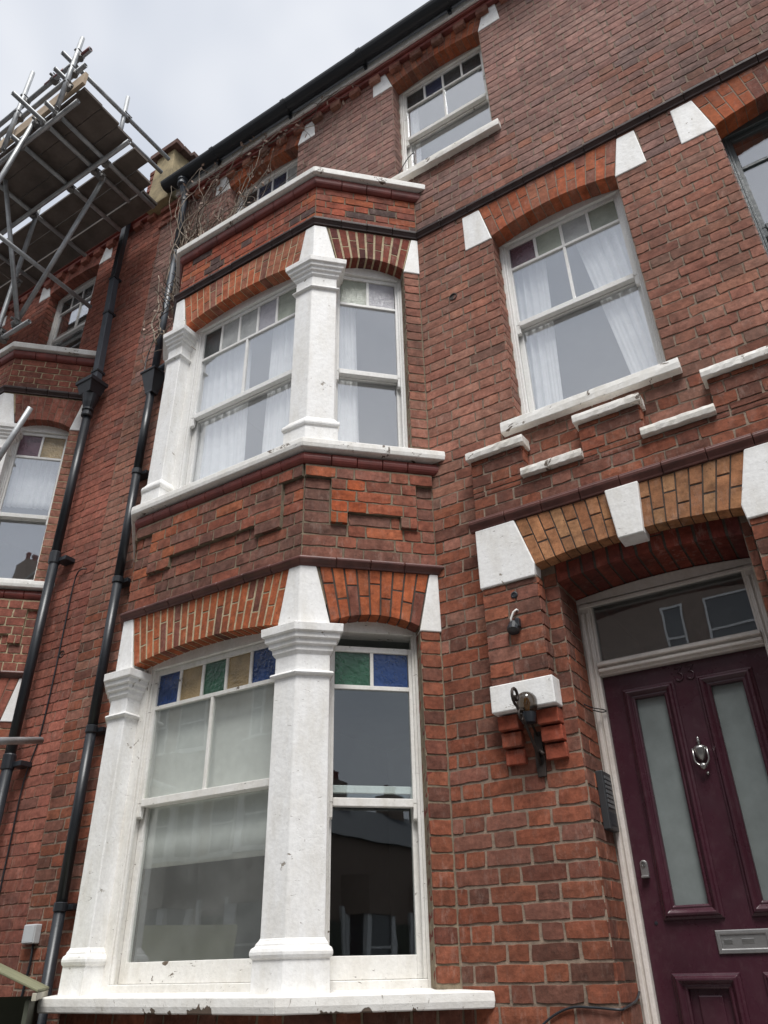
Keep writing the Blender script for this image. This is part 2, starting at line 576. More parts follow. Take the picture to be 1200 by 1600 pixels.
def wall_base(F, u0, u1, z0, z1, holes, front, back):
    """solid wall slab with rectangular openings"""
    us = sorted({u0, u1} | {x for h in holes for x in h[:2] if u0 < x < u1})
    zs = sorted({z0, z1} | {x for h in holes for x in h[2:] if z0 < x < z1})
    nu, nz = len(us) - 1, len(zs) - 1

    def solid(i, k):
        if not (0 <= i < nu and 0 <= k < nz):
            return False
        u, z = (us[i] + us[i + 1]) / 2, (zs[k] + zs[k + 1]) / 2
        return not any(h[0] < u < h[1] and h[2] < z < h[3] for h in holes)
    mb = MB()
    for i in range(nu):
        for k in range(nz):
            if not solid(i, k):
                continue
            a, b, c, d = us[i], us[i + 1], zs[k], zs[k + 1]
            P = lambda u, dd, z: F.p(u, dd, z)

            def q(*pts):
                n = len(mb.v)
                mb.v.extend(pts)
                mb.f.append((n, n + 1, n + 2, n + 3))
            q(P(a, front, c), P(b, front, c), P(b, front, d), P(a, front, d))
            q(P(b, back, c), P(a, back, c), P(a, back, d), P(b, back, d))
            if not solid(i - 1, k):
                q(P(a, back, c), P(a, front, c), P(a, front, d), P(a, back, d))
            if not solid(i + 1, k):
                q(P(b, front, c), P(b, back, c), P(b, back, d), P(b, front, d))
            if not solid(i, k - 1):
                q(P(a, back, c), P(b, back, c), P(b, front, c), P(a, front, c))
            if not solid(i, k + 1):
                q(P(a, front, d), P(b, front, d), P(b, back, d), P(a, back, d))
    return mb


# ---- bricks
def brick_variant(L, H, seed):
    r = np.random.default_rng(seed)
    nx, nz = 4, 2
    V = []
    jit = 0.0022
    for k in range(nz + 1):
        for i in range(nx + 1):
            x, z = -0.5 + i / nx, -0.5 + k / nz
            ex = abs(x) > 0.49
            ez = abs(z) > 0.49
            px = x * (L - 0.004) + r.normal(0, jit * (0.9 if ex else 0.3))
            pz = z * (H - 0.004) + r.normal(0, jit * (0.8 if ez else 0.3))
            if ex and ez:
                px -= np.sign(x) * abs(r.normal(0.001, 0.002))
                pz -= np.sign(z) * abs(r.normal(0.001, 0.0015))
            V.append((px / L, 0.0 + r.normal(0, 0.0006) + (0.0008 if (ex or ez) else 0), pz / H))
    idx = lambda i, k: k * (nx + 1) + i
    Fc = []
    for k in range(nz):
        for i in range(nx):
            Fc.append((idx(i, k), idx(i + 1, k), idx(i + 1, k + 1), idx(i, k + 1)))
    per = [idx(i, 0) for i in range(nx)] + [idx(nx, k) for k in range(nz)] + [idx(i, nz) for i in range(nx, 0, -1)] + [idx(0, k) for k in range(nz, 0, -1)]
    b = len(V)
    for pi in per:
        x, _, z = V[pi]
        i = len(V) - b
        V.append((np.clip(x * L + math.copysign(0.0014, x), -L / 2, L / 2) / L, 0.004, np.clip(z * H + math.copysign(0.0014, z), -H / 2, H / 2) / H))
    c = len(V)
    n = len(per)
    for j in range(n):
        V.append((V[b + j][0], 0.03, V[b + j][2]))
    for j in range(n):
        k = (j + 1) % n
        Fc.append((per[k], per[j], b + j, b + k))
        Fc.append((b + k, b + j, c + j, c + k))
    return np.array(V), Fc


VAR = {'s': [brick_variant(0.222, 0.071, 10 + i) for i in range(8)], 'h': [brick_variant(0.107, 0.071, 40 + i) for i in range(8)]}
VMESH = {}


def variant_mesh(key, i, mat):
    k = (key, i, mat)
    if k not in VMESH:
        V, Fc = VAR[key][i]
        me = bpy.data.meshes.new('brick')
        me.from_pydata([tuple(v) for v in V], [], Fc)
        me.materials.append(M[mat])
        VMESH[k] = me
    return VMESH[k]


def pal_pick(pal):
    w = [p[0] for p in pal]
    c = random.choices(pal, w)[0][1]
    k = random.uniform(0.85, 1.15)
    h = random.uniform(-0.06, 0.06)
    return (min(1, c[0] * k), c[1] * k * (1 + h), c[2] * k * (1 + h))


PAL_MAIN = [(5, (0.299, 0.131, 0.092)), (4, (0.316, 0.146, 0.104)), (2, (0.264, 0.126, 0.09)), (0.7, (0.226, 0.118, 0.088)), (1.6, (0.33, 0.144, 0.096))]
PAL_UP = [(5, (0.285, 0.155, 0.127)), (4, (0.302, 0.168, 0.139)), (2.4, (0.261, 0.15, 0.126)), (0.8, (0.23, 0.142, 0.124)), (1.5, (0.319, 0.174, 0.141))]
PAL_LOW = [(5, (0.242, 0.08, 0.046)), (3, (0.258, 0.086, 0.048)), (2.6, (0.185, 0.07, 0.047)), (1.3, (0.146, 0.062, 0.044)), (1.4, (0.218, 0.093, 0.066))]
PAL_BAY = [(4, (0.261, 0.089, 0.055)), (3, (0.224, 0.091, 0.064)), (3, (0.193, 0.087, 0.064)), (1.0, (0.33, 0.102, 0.049)), (1.0, (0.164, 0.081, 0.061))]
PAL_PROUD = [(4, (0.38, 0.093, 0.035)), (3, (0.295, 0.083, 0.043)), (2, (0.218, 0.077, 0.049)), (1.2, (0.19, 0.089, 0.064))]
PAL_TOPBAY = [(4, (0.335, 0.086, 0.046)), (3, (0.259, 0.082, 0.055)), (2, (0.389, 0.108, 0.048)), (1.1, (0.10125, 0.06, 0.05374999999999999))]
PAL_NB = [(5, (0.3, 0.107, 0.076)), (4, (0.328, 0.116, 0.08)), (2, (0.264, 0.099, 0.073)), (0.7, (0.224, 0.095, 0.072))]
PAL_ARCH = [(5, (0.386, 0.106, 0.042)), (3, (0.331, 0.096, 0.042)), (1.3, (0.202, 0.071, 0.048))]
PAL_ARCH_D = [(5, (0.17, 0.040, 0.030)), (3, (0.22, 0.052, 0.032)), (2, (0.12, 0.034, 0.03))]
PAL_ARCH_U = [(4, (0.381, 0.108, 0.048)), (3, (0.317, 0.113, 0.064)), (2, (0.233, 0.09, 0.061))]
PAL_TAN = [(5, (0.41, 0.195, 0.092)), (3, (0.37, 0.165, 0.078)), (1.5, (0.45, 0.225, 0.11))]
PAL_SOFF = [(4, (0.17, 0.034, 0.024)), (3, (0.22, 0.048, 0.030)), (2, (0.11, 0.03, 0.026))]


class Bricks:
    """all bricks of one wall; the largest in view become parts, the others one mass"""
    def __init__(s, parent, mo, ma):
        s.parent, s.mo, s.ma = parent, mo, ma
        s.items = []

    def add(s, F, u0, u1, z0, z1, d, col):
        s.items.append((F, u0, u1, z0, z1, d, col))

    def lay(s, F, u0, u1, z0, z1, pal, holes=(), gauge=0.08, d=0.0, dfun=None, seed=0, palfun=None, zbase=0.0, joint=None):
        """Flemish bond; holes = (u0,u1,z0,z1) or with (u0b,u1b) at the top for slanted stones"""
        S, Hd = 0.2325, 0.1175
        k0 = int(math.floor((z0 - zbase) / gauge + 1e-6))
        k = k0
        while zbase + k * gauge < z1 - 1e-6:
            a, b = zbase + k * gauge, zbase + (k + 1) * gauge
            k += 1
            za, zb = max(a, z0), min(b, z1)
            if zb - za < 0.02:
                continue
            zm = (za + zb) / 2
            jt = joint if joint is not None else (0.011 if zm < 2.6 else 0.0075)
            free = [(u0, u1)]
            for h in holes:
                if h[2] < zm < h[3]:
                    t = (zm - h[2]) / (h[3] - h[2])
                    ha, hb = h[0], h[1]
                    if len(h) == 6:
                        ha, hb = h[0] + (h[4] - h[0]) * t, h[1] + (h[5] - h[1]) * t
                    nf = []
                    for (p, q) in free:
                        if hb <= p or ha >= q:
                            nf.append((p, q))
                        else:
                            if ha - p > 0.025:
                                nf.append((p, ha))
                            if q - hb > 0.025:
                                nf.append((hb, q))
                    free = nf
            ph = (0.0 if k % 2 else (S + Hd) / 2) + seed + random.uniform(-0.012, 0.012)
            for (p, q) in free:
                # joints of the running lattice inside p..q
                js = [p]
                per = S + Hd
                n0 = math.floor((p - ph) / per) - 1
                x = n0 * per + ph
                tog = 0
                while x < q + per:
                    if p + 0.045 < x < q - 0.045:
                        js.append(x + random.uniform(-0.005, 0.005))
                    x += S if tog == 0 else Hd
                    tog ^= 1
                js.append(q)
                for i in range(len(js) - 1):
                    ua, ub = js[i] + jt / 2, js[i + 1] - jt / 2
                    if ub - ua < 0.02:
                        continue
                    dd = d + (dfun((ua + ub) / 2, zm) if dfun else 0.0) + random.uniform(-0.0018, 0.0018)
                    pl = palfun((ua + ub) / 2, zm) if palfun else pal
                    s.add(F, ua, ub, za + jt / 2, zb - jt / 2, dd, pal_pick(pl))


def view_score(F, u0, u1, z0, z1, d):
    p = np.array(F.p((u0 + u1) / 2, d, (z0 + z1) / 2))
    v = p - CAM
    c = CM @ v
    if c[2] < 0.2:
        return 0
    px, py = 600 + 1199.8 * c[0] / c[2], 800 + 1199.8 * c[1] / c[2]
    if not (-5 < px < 1205 and -5 < py < 1605):
        return 0
    dist = np.linalg.norm(v)
    cosn = -(v[0] * F.n[0] + v[1] * F.n[1]) / dist
    if cosn <= 0.02:
        return 0
    return (u1 - u0) * (z1 - z0) * cosn / dist ** 2


def emit_bricks(sets, limit):
    allb = []
    for s in sets:
        for it in s.items:
            allb.append((view_score(*it[:5], it[5]), s, it))
    allb.sort(key=lambda x: -x[0])
    mass = {}
    for n, (sc, s, it) in enumerate(allb):
        F, u0, u1, z0, z1, d, col = it
        key = 's' if (u1 - u0) > 0.16 else 'h'
        vi = random.randrange(8)
        if n < limit and sc > 0:
            o = bpy.data.objects.new('brick', variant_mesh(key, vi, s.mo))
            COL.objects.link(o)
            c = F.p((u0 + u1) / 2, d, (z0 + z1) / 2)
            L, H = (u1 - u0), (z1 - z0)
            sg = random.choice((1, -1))
            mt = Matrix(((F.u[0] * L, -F.n[0], 0, c[0]), (F.u[1] * L, -F.n[1], 0, c[1]), (0, 0, H, c[2]), (0, 0, 0, 1)))
            o.matrix_basis = mt
            attach(o, s.parent)
            o.color = col + (1,)
        else:
            mass.setdefault(id(s), (s, []))[1].append((F, u0, u1, z0, z1, d, col, key, vi))
    for s, L_ in mass.values():
        VV, LI, LS, LT, CC = [], [], [], [], []
        base = 0
        for (F, u0, u1, z0, z1, d, col, key, vi) in L_:
            V, Fc = VAR[key][vi]
            c = np.array(F.p((u0 + u1) / 2, d, (z0 + z1) / 2))
            U = np.array((F.u[0], F.u[1], 0)) * (u1 - u0)
            N = np.array((-F.n[0], -F.n[1], 0))
            Z = np.array((0, 0, z1 - z0))
            VV.append(c + V[:, :1] * U + V[:, 1:2] * N + V[:, 2:] * Z)
            CC.append(np.tile(np.array(col + (1,)), (len(V), 1)))
            LI.extend(base + i for f in Fc for i in f)
            LT.extend(len(f) for f in Fc)
            base += len(V)
        VV = np.concatenate(VV)
        CC = np.concatenate(CC)
        me = bpy.data.meshes.new('brickwork')
        me.vertices.add(len(VV))
        me.vertices.foreach_set('co', VV.ravel())
        me.loops.add(len(LI))
        me.loops.foreach_set('vertex_index', LI)
        me.polygons.add(len(LT))
        st = np.concatenate(([0], np.cumsum(LT)[:-1]))
        me.polygons.foreach_set('loop_start', st)
        me.polygons.foreach_set('loop_total', LT)
        me.polygons.foreach_set('use_smooth', np.zeros(len(LT), dtype=bool))
        me.update(calc_edges=True)
        at = me.color_attributes.new('tint', 'FLOAT_COLOR', 'POINT')
        at.data.foreach_set('color', CC.ravel())
        me.materials.append(M[s.ma])
        o = bpy.data.objects.new('brickwork', me)
        COL.objects.link(o)
        attach(o, s.parent)
        o['kind'] = 'stuff'


def arch(house, F, u0, u1, zs, rise, ze, skl, skr, n, dfront, dback, pal, mortar, mo='brick_o', single=True, gap=0.009, name='arch'):
    """cambered brick arch: mortar core with bonded voussoirs proud of it, soffit included"""
    zi = lambda t: zs + rise * (1 - (2 * t - 1) ** 2)
    ub = lambda t: u0 + (u1 - u0) * t
    ut = lambda t: u0 - skl + (u1 + skr - u0 + skl) * t
    core = MB()
    K = 16
    rings = []
    for i in range(K + 1):
        t = i / K
        rings.append([F.p(ub(t), dfront - 0.003, zi(t) + 0.004), F.p(ut(t), dfront - 0.003, ze),
                      F.p(ut(t), dback, ze), F.p(ub(t), dback, zi(t) + 0.004)])
    core.loft(rings)
    c = core.make(name, mortar, house)
    for i in range(n):
        w0 = random.uniform(-0.0015, 0.0015)
        fr = (0.36 if i % 2 else 0.64) + random.uniform(-0.05, 0.05)
        gb, gt = gap / 2 / (u1 - u0), gap / 2 / (u1 - u0 + skl + skr)
        ta, tb = i / n, (i + 1) / n
        for part in (0, 1):
            fa, fb = ((0.0, fr - 0.014) if part == 0 else (fr + 0.014, 1.0))
            dd = dfront + random.uniform(-0.0015, 0.0015)

            def pt(t, sgn, f, dep, ins=0.0):
                b_ = ub(t) + sgn * (gap / 2 + ins)
                t_ = ut(t) + sgn * (gap / 2 + ins)
                za = zi(t)
                return F.p(b_ + (t_ - b_) * f, dep, za + (ze - za) * f)
            ins = 0.0025
            fi = 0.008
            A = [pt(ta, 1, fa + fi, dd, ins), pt(tb, -1, fa + fi, dd, ins), pt(tb, -1, fb - fi, dd, ins), pt(ta, 1, fb - fi, dd, ins)]
            B = [pt(ta, 1, fa, dd - 0.004), pt(tb, -1, fa, dd - 0.004), pt(tb, -1, fb, dd - 0.004), pt(ta, 1, fb, dd - 0.004)]
            C = [pt(ta, 1, fa, dback + 0.002), pt(tb, -1, fa, dback + 0.002), pt(tb, -1, fb, dback + 0.002), pt(ta, 1, fb, dback + 0.002)]
            mb = MB()
            mb.loft([C, B, A])
            o = mb.make('brick', mo, c)
            o.color = pal_pick(pal) + (1,)
    return c


def run_profile(mb, F, u0, u1, prof, k0=0.0, k1=0.0):
    """moulding along a wall; k: mitre shift of the end per metre of projection"""
    A = [F.p(u0 + k0 * d, d, z) for d, z in prof]
    B = [F.p(u1 + k1 * d, d, z) for d, z in prof]
    mb.prism(B, A)
    return mb


def tiles_along(parent, name, runs, prof, length, mat, gap=0.0035):
    """separate moulded pieces laid end to end"""
    for (F, u0, u1, k0, k1) in runs:
        n = max(1, round((u1 - u0) / length))
        for i in range(n):
            a, b = u0 + (u1 - u0) * i / n, u0 + (u1 - u0) * (i + 1) / n
            mb = MB()
            j = random.uniform(-0.0015, 0.0015)
            pr = [(d + j if d > 0 else d, z + j * 0.6) for d, z in prof]
            run_profile(mb, F, a + (gap / 2 if i else 0), b - (gap / 2 if i < n - 1 else 0), pr, k0 if i == 0 else 0, k1 if i == n - 1 else 0)
            mb.make(name, mat, parent, smooth=False, bevel=0.003, seg=1)


def springer(house, F, pts, depth=0.13, proud=0.006, name='springer_stone'):
    """white tapered stone at the foot of an arch; pts = (u,z) ccw"""
    mb = MB()
    mb.prism([F.p(u, proud, z) for u, z in pts], [F.p(u, -depth, z) for u, z in pts])
    return mb.make(name, 'stone', house, bevel=0.006)


# ------------------------------------------------------------------ windows
def sash_window(house, F, u0, u1, zs, zt, rise, rec, zmeet, zlight, nl, bar, lights, wood='wood', glass='glass', jamb=0.026, drop=0.0,
                label=None, st=0.036, open_low=0.0, bottom=0.075):
    fr = MB()
    d0, d1 = -rec - 0.12, -rec
    fr.box(F, u0 - 0.03, u0 + jamb, d0, d1, zs - 0.02, zt + rise * 0.35)
    fr.box(F, u1 - jamb, u1 + 0.03, d0, d1, zs - 0.02, zt + rise * 0.35)
    head = 0.03
    fr.box(F, u0 + jamb, u1 - jamb, d0, d1 - 0.002, zt - head, zt + rise + 0.03)
    fr.box(F, u0 + jamb, u1 - jamb, d0, d1 + 0.004, zs - 0.02, zs + 0.035)
    # staff bead round the opening
    b = 0.016
    for (a0, a1, c0, c1) in ((u0 + jamb, u0 + jamb + b, zs + 0.035, zt - head), (u1 - jamb - b, u1 - jamb, zs + 0.035, zt - head)):
        fr.box(F, a0, a1, d1 - 0.03, d1 - 0.008, c0, c1)
    w = fr.make('sash_window', wood, house, bevel=0.004)
    if label:
        w['label'] = label
    ua, ub = u0 + jamb + 0.004, u1 - jamb - 0.004
    za, zb = zs + 0.036, zt - head - 0.002
    # upper sash, outer track
    e0, e1 = d1 - 0.058, d1 - 0.024
    us = MB()
    top = zb - drop
    us.box(F, ua, ua + st, e0, e1, zmeet - drop, top)
    us.box(F, ub - st, ub, e0, e1, zmeet - drop, top)
    us.box(F, ua + st, ub - st, e0, e1 - 0.001, top - 0.034, top)
    us.box(F, ua + st, ub - st, e0, e1 + 0.006, zmeet - drop - 0.02, zmeet - drop + 0.022)
    for a, b2 in ((ua, ua + st), (ub - st, ub)):           # horns
        us.prism([F.p(a, e1 - 0.002, z) if i == 0 else F.p(a, e1 - 0.002, z) for i, z in enumerate((zmeet - drop,))] +
                 [F.p(a, e1 - 0.004, zmeet - drop - 0.075), F.p(a, e0 + 0.01, zmeet - drop - 0.085), F.p(a, e0 + 0.004, zmeet - drop)],
                 [F.p(b2, e1 - 0.002, zmeet - drop), F.p(b2, e1 - 0.004, zmeet - drop - 0.075), F.p(b2, e0 + 0.01, zmeet - drop - 0.085), F.p(b2, e0 + 0.004, zmeet - drop)])
    us.make('upper_sash', wood, w, bevel=0.003)
    em = (e0 + e1) / 2
    ga, gb = ua + st, ub - st
    zl = zlight - drop
    if nl:
        MB().box(F, ga, gb, e0 + 0.004, e1 - 0.003, zl - 0.012, zl + 0.012).make('glazing_bar', wood, w, bevel=0.002)
        for i in range(1, nl):
            x = ga + (gb - ga) * i / nl
            MB().box(F, x - 0.01, x + 0.01, e0 + 0.004, e1 - 0.004, zl + 0.012, top - 0.034).make('glazing_bar', wood, w, bevel=0.002)
        for i in range(nl):
            x0, x1 = ga + (gb - ga) * i / nl, ga + (gb - ga) * (i + 1) / nl
            MB().box(F, x0 + 0.004, x1 - 0.004, em - 0.003, em + 0.003, zl + 0.004, top - 0.03).make('pane', lights[i % len(lights)], w)
    zg = zl if nl else top - 0.03
    parts = [ga, gb]
    if bar:
        x = (ga + gb) / 2
        MB().box(F, x - 0.01, x + 0.01, e0 + 0.004, e1 - 0.004, zmeet - drop + 0.02, zg - 0.01).make('glazing_bar', wood, w, bevel=0.002)
        parts = [ga, x, gb]
    for i in range(len(parts) - 1):
        MB().box(F, parts[i] - 0.006, parts[i + 1] + 0.006, em - 0.002, em + 0.002, zmeet - drop, zg).make('pane', glass, w)
    # lower sash, inner track
    f0, f1 = d1 - 0.1, d1 - 0.064
    ls = MB()
    lo = za + open_low
    ls.box(F, ua, ua + st, f0, f1, lo, zmeet + 0.018 + open_low)
    ls.box(F, ub - st, ub, f0, f1, lo, zmeet + 0.018 + open_low)
    ls.box(F, ua + st, ub - st, f0, f1 - 0.001, lo, lo + bottom)
    ls.box(F, ua + st, ub - st, f0, f1 - 0.001, zmeet - 0.02 + open_low, zmeet + 0.018 + open_low)
    ls.make('lower_sash', wood, w, bevel=0.003)
    fm = (f0 + f1) / 2
    MB().box(F, ga - 0.006, gb + 0.006, fm - 0.002, fm + 0.002, lo + bottom - 0.01, zmeet + open_low).make('pane', glass, w)
    return w


def sill_on(house, F, u0, u1, d, z0, z1, mat='sill', back=-0.14, name='sill'):
    mb = MB()
    n = 14
    rings = []
    for i in range(n + 1):
        u = u0 + (u1 - u0) * i / n
        j = 0.0025 if 0 < i < n else 0
        rings.append([F.p(u, back, z0), F.p(u, d + random.uniform(-j, j), z0 + random.uniform(-j, j)), F.p(u, d + 0.003 + random.uniform(-j, j), (z0 + z1) / 2),
                      F.p(u, d + random.uniform(-j, j), z1 - 0.008), F.p(u, back, z1 + 0.01)])
    mb.loft(rings)
    return mb.make(name, mat, house, bevel=0.004)


# ------------------------------------------------------------------ the setting: ground and street
def sheet(name, x0, x1, y0, y1, z, mat):
    mb = MB()
    mb.v = [(x0, y0, z), (x1, y0, z), (x1, y1, z), (x0, y1, z)]
    mb.f = [(0, 1, 2, 3)]
    o = mb.make(name, mat)
    o['kind'] = 'structure'
    return o


W0 = Fr(0, 0, 1, 0)
sheet('ground', -200, 200, -200, 200, -0.16, 'asphalt')
sheet('road', -60, 60, -11.2, -4.7, -0.12, 'asphalt')
o = MB().box(Fr(0, 0, 1, 0), -60, 60, 0.0, 4.5, -0.15, 0.0).make('pavement', 'paving')
o['kind'] = 'structure'
o = MB().box(Fr(0, 0, 1, 0), -60, 60, 4.503, 4.65, -0.15, -0.004).make('kerb', 'kerb', bevel=0.01)
o['kind'] = 'structure'
o = MB().box(Fr(0, 0, 1, 0), -60, 60, 11.2, 14.5, -0.15, 0.0).make('far_pavement', 'paving')
o['kind'] = 'structure'

# ------------------------------------------------------------------ our house
house = thing('terraced_house', 'red brick terraced house with white two-storey bay and maroon front door', 'house', (-2.3, 0, 0))
XL, XR = -5.23, 1.6

LIGHT_OB = ['ob_grey', 'ob_green', 'ob_grey', 'ob_lilac', 'ob_green']


def main_window(F, u0, u1, zs, zt, rise, ze, spr_w, n, pal, mortar, par, sill, **kw):
    """brick arch, two springer stones, sill, jamb bricks and sash window in a plain wall"""
    sk = 0.075
    arch(par, F, u0, u1, zt, rise, ze, sk, sk, n, 0.0, -0.13, pal, mortar, mo=kw.pop('mo', 'brick_o'), gap=kw.pop('gap', 0.007))
    springer(par, F, [(u0 - spr_w, zt - 0.025), (u0 + 0.002, zt - 0.025), (u0 - sk + 0.004, ze - 0.012), (u0 - spr_w - 0.0, ze - 0.012)])
    springer(par, F, [(u1 - 0.002, zt - 0.025), (u1 + spr_w, zt - 0.025), (u1 + spr_w - 0.02, ze - 0.012), (u1 + sk - 0.004, ze - 0.012)])
    if sill:
        sill_on(par, F, u0 - 0.09, u1 + 0.07, 0.055, zs - 0.085, zs, kw.pop('sillmat', 'sill'))
    else:
        kw.pop('sillmat', None)
    return sash_window(par, F, u0, u1, zs, zt + 0.035, rise, 0.13, **kw)


def reveal(bs, F, u, z0, z1, depth, pal, gauge=0.08):
    """bricks on the right-facing jamb of an opening at u"""
    q = F.p(u, 0, 0)
    G = Fr(q[0] , q[1], -F.n[0], -F.n[1], F.dz)
    k = int(math.ceil(z0 / gauge - 1e-6))
    a = z0
    while a < z1 - 0.02:
        b = min((math.floor(a / gauge + 1e-6) + 1) * gauge, z1)
        if b - a > 0.02:
            if k % 2:
                bs.add(G, 0.003, depth, a + 0.0045, b - 0.0045, 0.005, pal_pick(pal))
            else:
                m_ = min(0.107, depth * 0.75)
                bs.add(G, 0.003, m_, a + 0.0045, b - 0.0045, 0.005, pal_pick(pal))
                if depth - m_ > 0.04:
                    bs.add(G, m_ + 0.009, depth, a + 0.0045, b - 0.0045, 0.005, pal_pick(pal))
        k += 1
        a = b


# openings of the plain wall: (u0,u1,zsill,zspring,rise,zext)
WR = (-1.30, -0.365, 4.44, 6.165, 0.072, 6.52)
WT = (-2.09, -1.165, 7.40, 8.865, 0.055, 9.13)
WL = (-4.16, -3.23, 7.40, 8.865, 0.055, 9.13)
WB = (0.295, 1.22, 4.44, 6.165, 0.072, 6.52)
open_holes = [(w[0], w[1], w[2] - 0.03, w[3] + w[4] + 0.05) for w in (WR, WT, WL, WB)]
bay_hole = (-4.5, -2.0, -0.2, 7.02)
door_hole = (-1.19, -0.235, -0.2, 3.55)
wall = wall_base(W0, XL, XR, -0.15, 9.3, open_holes + [bay_hole, door_hole], -0.005, -0.34).make('wall', 'mortar', house)
wall['label'] = 'main red brick wall face'
bw = Bricks(wall, 'brick_o', 'brick_a')
lay_holes = [(-4.585, -1.925, 0, 7.09)]
for w, sw in ((WR, 0.215), (WT, 0.215), (WL, 0.215), (WB, 0.215)):
    lay_holes += [(w[0], w[1], w[2] - 0.06, w[3]), (w[0] - sw + 0.01, w[1] + sw - 0.01, w[3], w[5] - 0.01)]
lay_holes += [(-1.19, -0.235, 0, 3.30), (-1.19, -0.235, 3.2, 3.70), (-1.59, -1.27, 2.62, 4.2), (-0.19, 0.13, 2.62, 4.2), (-1.59, 0.13, 3.36, 3.95)]


def main_pal(u, z):
    r = random.random()
    if z > 6.0 + r * 1.6:
        return PAL_UP
    if z < 2.9 + r * 1.7:
        return PAL_LOW
    return PAL_MAIN


bw.lay(W0, XL, XR, 0.0, 9.12, PAL_MAIN, holes=lay_holes, palfun=main_pal)
reveal(bw, W0, WR[0], WR[2], WR[3], 0.13, PAL_MAIN)
reveal(bw, W0, WT[0], WT[2], WT[3], 0.13, PAL_UP)
reveal(bw, W0, WL[0], WL[2], WL[3], 0.13, PAL_UP)
reveal(bw, W0, WB[0], WB[2], WB[3], 0.13, PAL_UP)
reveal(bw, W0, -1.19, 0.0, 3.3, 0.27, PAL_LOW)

main_window(W0, WR[0], WR[1], WR[2], WR[3], WR[4], WR[5], 0.215, 14, PAL_ARCH_U, 'mortar', house, True,
            zmeet=5.36, zlight=5.915, nl=4, bar=True, lights=['st_plum', 'ob_green', 'ob_grey', 'ob_green'], label='white sash window with curtains above the porch')
main_window(W0, WT[0], WT[1], WT[2], WT[3], WT[4], WT[5], 0.215, 16, PAL_ARCH_U, 'mortar_red', house, True,
            zmeet=8.14, zlight=8.61, nl=4, bar=True, lights=['ob_dark', 'ob_navy', 'ob_dark', 'ob_dark'], wood='wood_old', sillmat='coping',
            label='white top floor sash window under the eaves')
main_window(W0, WL[0], WL[1], WL[2], WL[3], WL[4], WL[5], 0.215, 16, PAL_ARCH_U, 'mortar_red', house, True,
            zmeet=8.14, zlight=8.61, nl=4, bar=True, lights=['ob_dark', 'ob_navy', 'ob_navy', 'ob_grey'], label='top floor sash window half hidden by bay and creeper')
main_window(W0, WB[0], WB[1], WB[2], WB[3], WB[4], WB[5], 0.215, 14, PAL_ARCH, 'mortar', house, True,
            zmeet=5.30, zlight=5.86, nl=3, bar=True, lights=['glass'], wood='blackwood', label='dark grey painted sash window at the right edge', gap=0.005)

# string course of the plain wall, in moulded pieces
STR = [(-0.02, -0.036), (0.010, -0.036), (0.012, -0.024), (0.017, -0.014), (0.022, -0.004), (0.029, 0.004), (0.031, 0.020), (0.024, 0.024), (0.024, 0.034), (0.010, 0.042), (-0.02, 0.048)]


def prof_at(prof, z):
    return [(d, z + h) for d, h in prof]


sc = run_profile(MB(), W0, -1.935, XR, [(-0.02, 6.530), (0.005, 6.530), (0.008, 6.604), (-0.02, 6.610)]).make('string_course', 'mortar_dark', house)
tiles_along(sc, 'moulded_tile', [(W0, -1.93, XR, -0.6, 0)], prof_at([(d * 1.25 if d > 0 else d, h) for d, h in STR], 6.565), 0.235, 'terra_shaded')

# ------------------------------------------------------------------ porch frontispiece
FP = Fr(0, -0.09, 1, 0)
PU0, PU1 = -1.60, 0.135
mer = [(-1.60, -1.255), (-0.91, -0.553), (-0.19, 0.135)]
cre = [(-1.255, -0.91), (-0.553, -0.19)]
pm = MB()
pm.box(FP, PU0 + 0.006, PU1 - 0.006, -0.1, -0.005, 3.68, 3.957)
for a, b in mer:
    pm.box(FP, a + 0.006, b - 0.006, -0.1, -0.0055, 3.95, 4.19)
for a, b in ((-1.60, -1.27), (-0.19, 0.135)):
    pm.box(FP, a + 0.006, b - 0.006, -0.1, -0.005, 2.63, 3.34)
porch = pm.make('porch_front', 'mortar', house)
porch['label'] = 'stepped brick front panel over the door'
bp = Bricks(porch, 'brick_o', 'brick_a')
bp.lay(FP, PU0, PU1, 3.76, 3.955, PAL_LOW, seed=0.05)
for a, b in mer:
    bp.lay(FP, a, b, 3.955, 4.19, PAL_LOW, zbase=-0.005, seed=0.05)
for a, b in ((-1.60, -1.27), (-0.19, 0.135)):
    bp.lay(FP, a, b, 2.765, 3.325, PAL_LOW, seed=0.11, zbase=0.005)
    reveal(bp, FP, b, 2.765, 3.32, 0.09, PAL_LOW)
for a, b in mer:
    reveal(bp, FP, b, 3.955, 4.19, 0.09, PAL_LOW)
# copings: short white stones, the merlons' returning to the wall
for a, b in mer:
    sill_on(house, FP, a - 0.015, b + 0.02, 0.032, 4.19, 4.252, 'coping', back=-0.089, name='coping_stone')
for a, b in cre:
    sill_on(house, FP, a - 0.02, b + 0.006, 0.032, 3.957, 4.017, 'coping', back=-0.089, name='coping_stone')
# moulded string over the door
sc = run_profile(MB(), FP, PU0 - 0.01, PU1 + 0.01, [(-0.08, 3.700), (0.005, 3.700), (0.008, 3.768), (-0.08, 3.775)]).make('string_course', 'mortar_dark', house)
tiles_along(sc, 'moulded_tile', [(FP, PU0 - 0.035, PU1 + 0.03, 0, 0)], prof_at(STR, 3.733), 0.215, 'terra')
